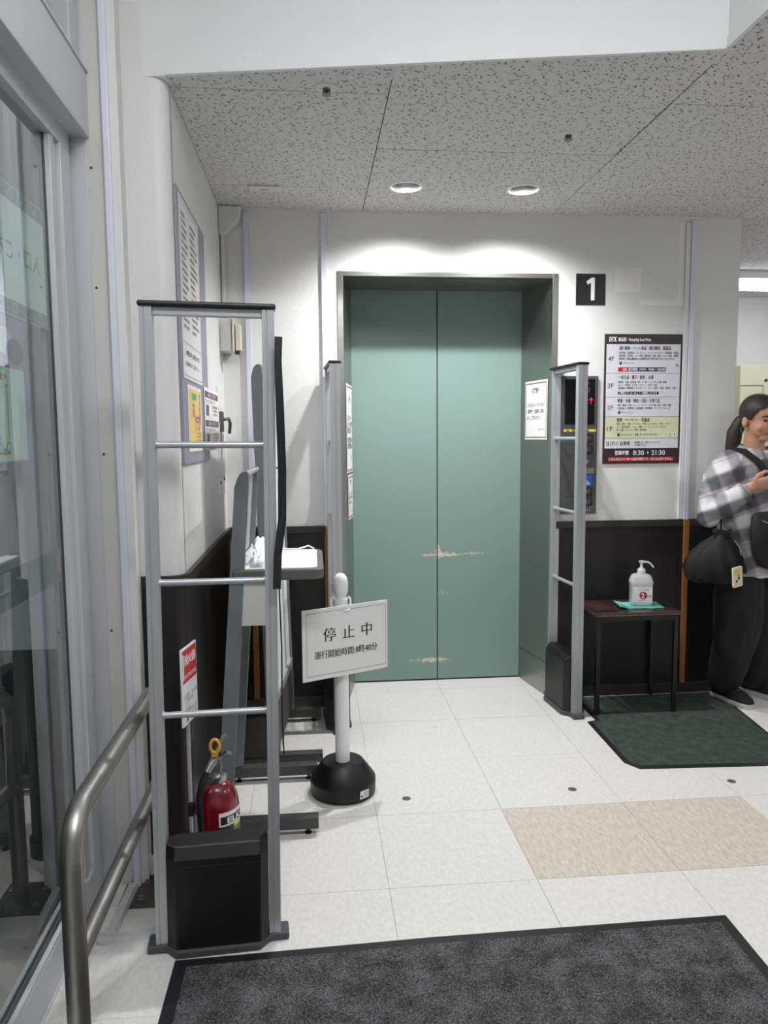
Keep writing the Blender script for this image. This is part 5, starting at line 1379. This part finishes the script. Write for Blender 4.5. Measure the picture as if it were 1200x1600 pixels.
ax = (PW(0.172, 0.125, 1.092) - PW(0.190, 0.095, 1.062)).normalized()
p0 = PW(0.205, 0.070, 1.042)
add_tube(bm, [p0, p0 + ax*0.055, p0 + ax*0.058, p0 + ax*0.03], [0.047, 0.043, 0.037, 0.034], 22); obj('cuff', bm, PLAID, sh, smooth=True)
bm = BM(); n = 26; rings = []
for zz, ka, hh_ in ((1.238, 0.078, 0), (1.272, 0.066, 0), (1.285, 0.063, 0), (1.262, 0.083, 0), (1.234, 0.096, 0)):
    ring = []
    for k in range(n+1):
        t = R(-70) + R(320)*k/n   # open at the throat
        t2 = R(90) + (k/n - 0.5)*2*R(165) + R(180)
        fr = abs(k/n - 0.5)*2
        ring.append(PW(ka*math.cos(t2), -0.018 + ka*0.92*math.sin(t2) + 0.012*fr, zz - 0.030*fr**2))
    rings.append(ring)
vr = [[bm.verts.new(p) for p in rg] for rg in rings]
for a_, b_ in zip(vr, vr[1:]):
    for k in range(n): bm.faces.new((a_[k], a_[k+1], b_[k+1], b_[k]))
o = obj('collar', bm, PLAID, sh, smooth=True); sd = o.modifiers.new('thick', 'SOLIDIFY'); sd.thickness = 0.003
# trousers and shoes
bm = BM()
tor(bm, [(0.012, 0, 0.66, 0.165, 0.115), (0.012, 0, 0.80, 0.150, 0.10), (0.012, 0, 0.86, 0.14, 0.095)])
tube(bm, [(0.082, 0, 0.74), (0.075, 0.0, 0.45), (0.052, -0.070, 0.17), (0.046, -0.085, 0.130)], [0.105, 0.108, 0.098, 0.092])
tube(bm, [(-0.082, 0, 0.74), (-0.105, 0.0, 0.45), (-0.14, -0.060, 0.17), (-0.142, -0.075, 0.130)], [0.105, 0.108, 0.098, 0.092])
fused('trousers', bm, NAVY, per, 0.009, 4, fold=0.016, fscale=6.0, fstretch=(1.3, 1.3, 0.5))
SOLE = M('pale_sole', (190, 188, 184), 0.6)
def shoe(a, b0, b1, yaw):
    sh_ = thing('shoe', None, None); sh_.parent = per
    d_ = Vector((math.sin(yaw), math.cos(yaw)))
    L = b1 - b0
    def sp_(u, w, z): return PW(a + d_.x*u*L + d_.y*w, b0 + d_.y*u*L - d_.x*w, z)
    def outline(s, z): return [sp_(u, w*s, z) for u, w in ((0.0, -0.018), (0.02, -0.030), (0.3, -0.034), (0.6, -0.042), (0.85, -0.038), (0.97, -0.022), (1.0, 0.0), (0.97, 0.022), (0.85, 0.036), (0.6, 0.040), (0.3, 0.033), (0.02, 0.030), (0.0, 0.018))]
    bm = BM(); add_loft(bm, [outline(0.98, 0.001), outline(1.04, 0.006), outline(1.03, 0.026)]); obj('sole', bm, SOLE, sh_, smooth=True)
    bm = BM()
    top = lambda s, z0, k: [sp_(max(0.03, min(u*0.97, 0.97)), w*s, z0 - k*max(0, u-0.35)) for u, w in ((0.0, -0.018), (0.02, -0.030), (0.3, -0.034), (0.6, -0.042), (0.85, -0.038), (0.97, -0.022), (1.0, 0.0), (0.97, 0.022), (0.85, 0.036), (0.6, 0.040), (0.3, 0.033), (0.02, 0.030), (0.0, 0.018))]
    add_loft(bm, [outline(1.0, 0.024), top(0.97, 0.058, 0.025), top(0.72, 0.088, 0.070), top(0.40, 0.098, 0.075)])
    obj('upper', bm, BLKCLOTH, sh_, smooth=True)
    bm = BM()
    for u in (0.45, 0.55, 0.65): add_tube(bm, [sp_(u, -0.022, 0.092 - 0.07*(u-0.3)), sp_(u, 0.0, 0.100 - 0.07*(u-0.3)), sp_(u, 0.022, 0.092 - 0.07*(u-0.3))], 0.0028, 6)
    obj('laces', bm, GREYPL, sh_)
shoe(0.035, -0.165, 0.075, R(2)); shoe(-0.15, -0.15, 0.085, R(-12))
# phone in the hands
ph = box('phone', (-0.036, -0.004, -0.072), (0.036, 0.004, 0.072), BLACKPL, None, bevel=0.004)
ph.location = PW(0.055, 0.235, 1.155); ph.rotation_euler = (R(-35), 0, math.atan2(pf.y, pf.x) + R(90))
tag(ph, 'black phone held in both hands before the chest of the person', 'phone')
# black bag worn in front with its strap over the shoulder
cb_ = thing('front_bag', 'black bag worn before the belly of the person in the plaid shirt', 'bag', (0, 0, 0))
bm = BM()
def brow(z, wa, d0, d1, aoff=0.0):
    return [PW(aoff + 0.115 + wa*math.cos(t)*(1.0), 0.125 + d0 + (d1)*0.5*(1+math.sin(t)), z) for t in [2*math.pi*k/24 for k in range(24)]]
add_loft(bm, [brow(0.705, 0.05, 0.01, 0.06, -0.08), brow(0.73, 0.115, 0.0, 0.10, -0.07), brow(0.79, 0.150, 0.0, 0.125, -0.055), brow(0.88, 0.155, 0.0, 0.120, -0.04), brow(0.955, 0.140, 0.0, 0.10, -0.04), brow(0.975, 0.12, 0.01, 0.07, -0.04)])
obj('bag_body', bm, BLKCLOTH, cb_, smooth=True)
def ribbon(bm, pts, w, th=0.004):
    pts = [PW(*p) for p in pts]; rings = []
    for i, p in enumerate(pts):
        t = (pts[min(i+1, len(pts)-1)] - pts[max(i-1, 0)]).normalized()
        c = PW(0, -0.01, 1.08); o_ = (p - c); o_ = (o_ - t*o_.dot(t)).normalized(); s_ = t.cross(o_)
        rings.append([p + s_*w/2, p + s_*w/2 + o_*th, p - s_*w/2 + o_*th, p - s_*w/2])
    add_loft(bm, rings)
bm = BM(); ribbon(bm, [(0.10, -0.145, 1.02), (0.135, -0.125, 1.12), (0.148, -0.085, 1.215), (0.140, -0.03, 1.262), (0.118, 0.035, 1.250), (0.085, 0.088, 1.200), (0.05, 0.125, 1.13), (0.02, 0.145, 1.04), (0.0, 0.17, 0.965)], 0.034); obj('strap', bm, BLKCLOTH, cb_, smooth=True)
bm = BM(); ribbon(bm, [(-0.10, -0.145, 1.02), (-0.135, -0.125, 1.12), (-0.142, -0.08, 1.215), (-0.125, -0.02, 1.262), (-0.10, 0.045, 1.245), (-0.085, 0.10, 1.18), (-0.08, 0.13, 1.10), (-0.07, 0.16, 0.97)], 0.040); obj('strap', bm, BLKCLOTH, cb_, smooth=True)
ZIPM = M('zip_metal', (186, 180, 180), 0.35, metal=0.7)
for a_, z_ in ((0.095, 0.93), (0.11, 0.905), (0.09, 0.835)):
    bm = BM(); add_tube(bm, [PW(a_, 0.252, z_+0.014), PW(a_+0.004, 0.256, z_), PW(a_, 0.258, z_-0.018)], [0.002, 0.0035, 0.0025], 8); obj('zip_puller', bm, ZIPM, cb_)
bm = BM(); add_tube(bm, [PW(0.19, 0.205, 0.945), PW(0.16, 0.232, 0.925), PW(0.12, 0.250, 0.915)], 0.0018, 6); obj('zip_line', bm, ZIPM, cb_)
# soft black drawstring bag at the hip
db = thing('drawstring_bag', 'crumpled black drawstring bag hanging at the hip of the person', 'bag', (0, 0, 0))
bm = BM()
BC = Vector((1.868, 3.375))
ux = Vector((0.82, -0.57)); uy = Vector((0.57, 0.82))
def bring(z, w, d_, ox=0.0):
    out = []
    for k in range(40):
        t = 2*math.pi*k/40
        pl_ = 1 + 0.10*math.sin(9*t + z*18)*min(1, (0.88 - z)*6)
        p = BC + ux*(w*math.cos(t)*pl_ + ox) + uy*(d_*math.sin(t)*pl_)
        out.append((p.x, p.y, z + 0.010*math.sin(3*t)))
    return out
add_loft(bm, [bring(0.640, 0.05, 0.03, -0.01), bring(0.655, 0.105, 0.06, -0.01), bring(0.70, 0.128, 0.075), bring(0.76, 0.118, 0.072, 0.005), bring(0.81, 0.085, 0.056, 0.02), bring(0.845, 0.048, 0.036, 0.03), bring(0.86, 0.030, 0.024, 0.032), bring(0.885, 0.042, 0.030, 0.034)])
obj('bag_body', bm, BLKCLOTH, db, smooth=True)
bm = BM(); add_tube(bm, [(1.895, 3.36, 0.86), (1.905, 3.385, 0.96), PW(0.155, 0.05, 1.02), PW(0.12, 0.10, 1.10)], 0.005, 8); obj('cord', bm, BLKCLOTH, db, smooth=True)
bm = BM(); add_tube(bm, [(1.935, 3.315, 0.845), (1.955, 3.305, 0.815), (1.962, 3.30, 0.775)], 0.0022, 6); obj('chain', bm, ZIPM, db)
# card pouch
cd = thing('card_pouch', 'cream card pouch with a yellow picture frame hanging from the black drawstring bag', 'card holder', (1.925, 3.262, 0.683), (R(90), R(-6), R(22)))
bm = BM(); add_prism(bm, [(x, y) for x, y, z in rr4(0.031, 0.047, 0.008, 0)], 2, -0.004, 0.004); obj('pouch', bm, M('cream_vinyl', (222, 214, 196), 0.4), cd, bevel=0.001)
pframe(cd, -0.022, -0.037, 0.020, 0.036, 0.004, YELLOW, 0.0046); prect(cd, -0.018, -0.033, 0.016, 0.032, M('card_cream', (226, 220, 204), 0.5), 0.0045, 'card_ground'); prect(cd, -0.018, 0.012, 0.010, 0.032, YELLOW, 0.0047, 'card_patch')
for x, y in ((-0.010, -0.018), (0.004, -0.006)): pdisc(cd, x, y, 0.007, INK, 0.0050, 'card_print')
pdisc(cd, 0.004, 0.008, 0.006, M('card_blue', (96, 140, 160), 0.5), 0.0049, 'card_spot')

# ------------------------------------------------------------------ lay down all print
flush_print()
for holder, name, a_c, zc, rr in WRAPS:
    for ch in list(holder.children):
        me = ch.data
        if ch.data.users > 1: ch.data = me.copy()
        # subdivide long faces so that the print follows the cylinder
        b = bmesh.new(); b.from_mesh(ch.data); bmesh.ops.triangulate(b, faces=b.faces); bmesh.ops.subdivide_edges(b, edges=[e_ for e_ in b.edges if e_.calc_length() > 0.006], cuts=3, use_grid_fill=True); b.to_mesh(ch.data); b.free()
        zoff = {}
        for v in ch.data.vertices:
            a = a_c + v.co.x / r0; k = rr + v.co.z*0.3
            v.co = (k*math.cos(a), k*math.sin(a), zc + v.co.y)
        ch.parent = fe
    bpy.data.objects.remove(holder)
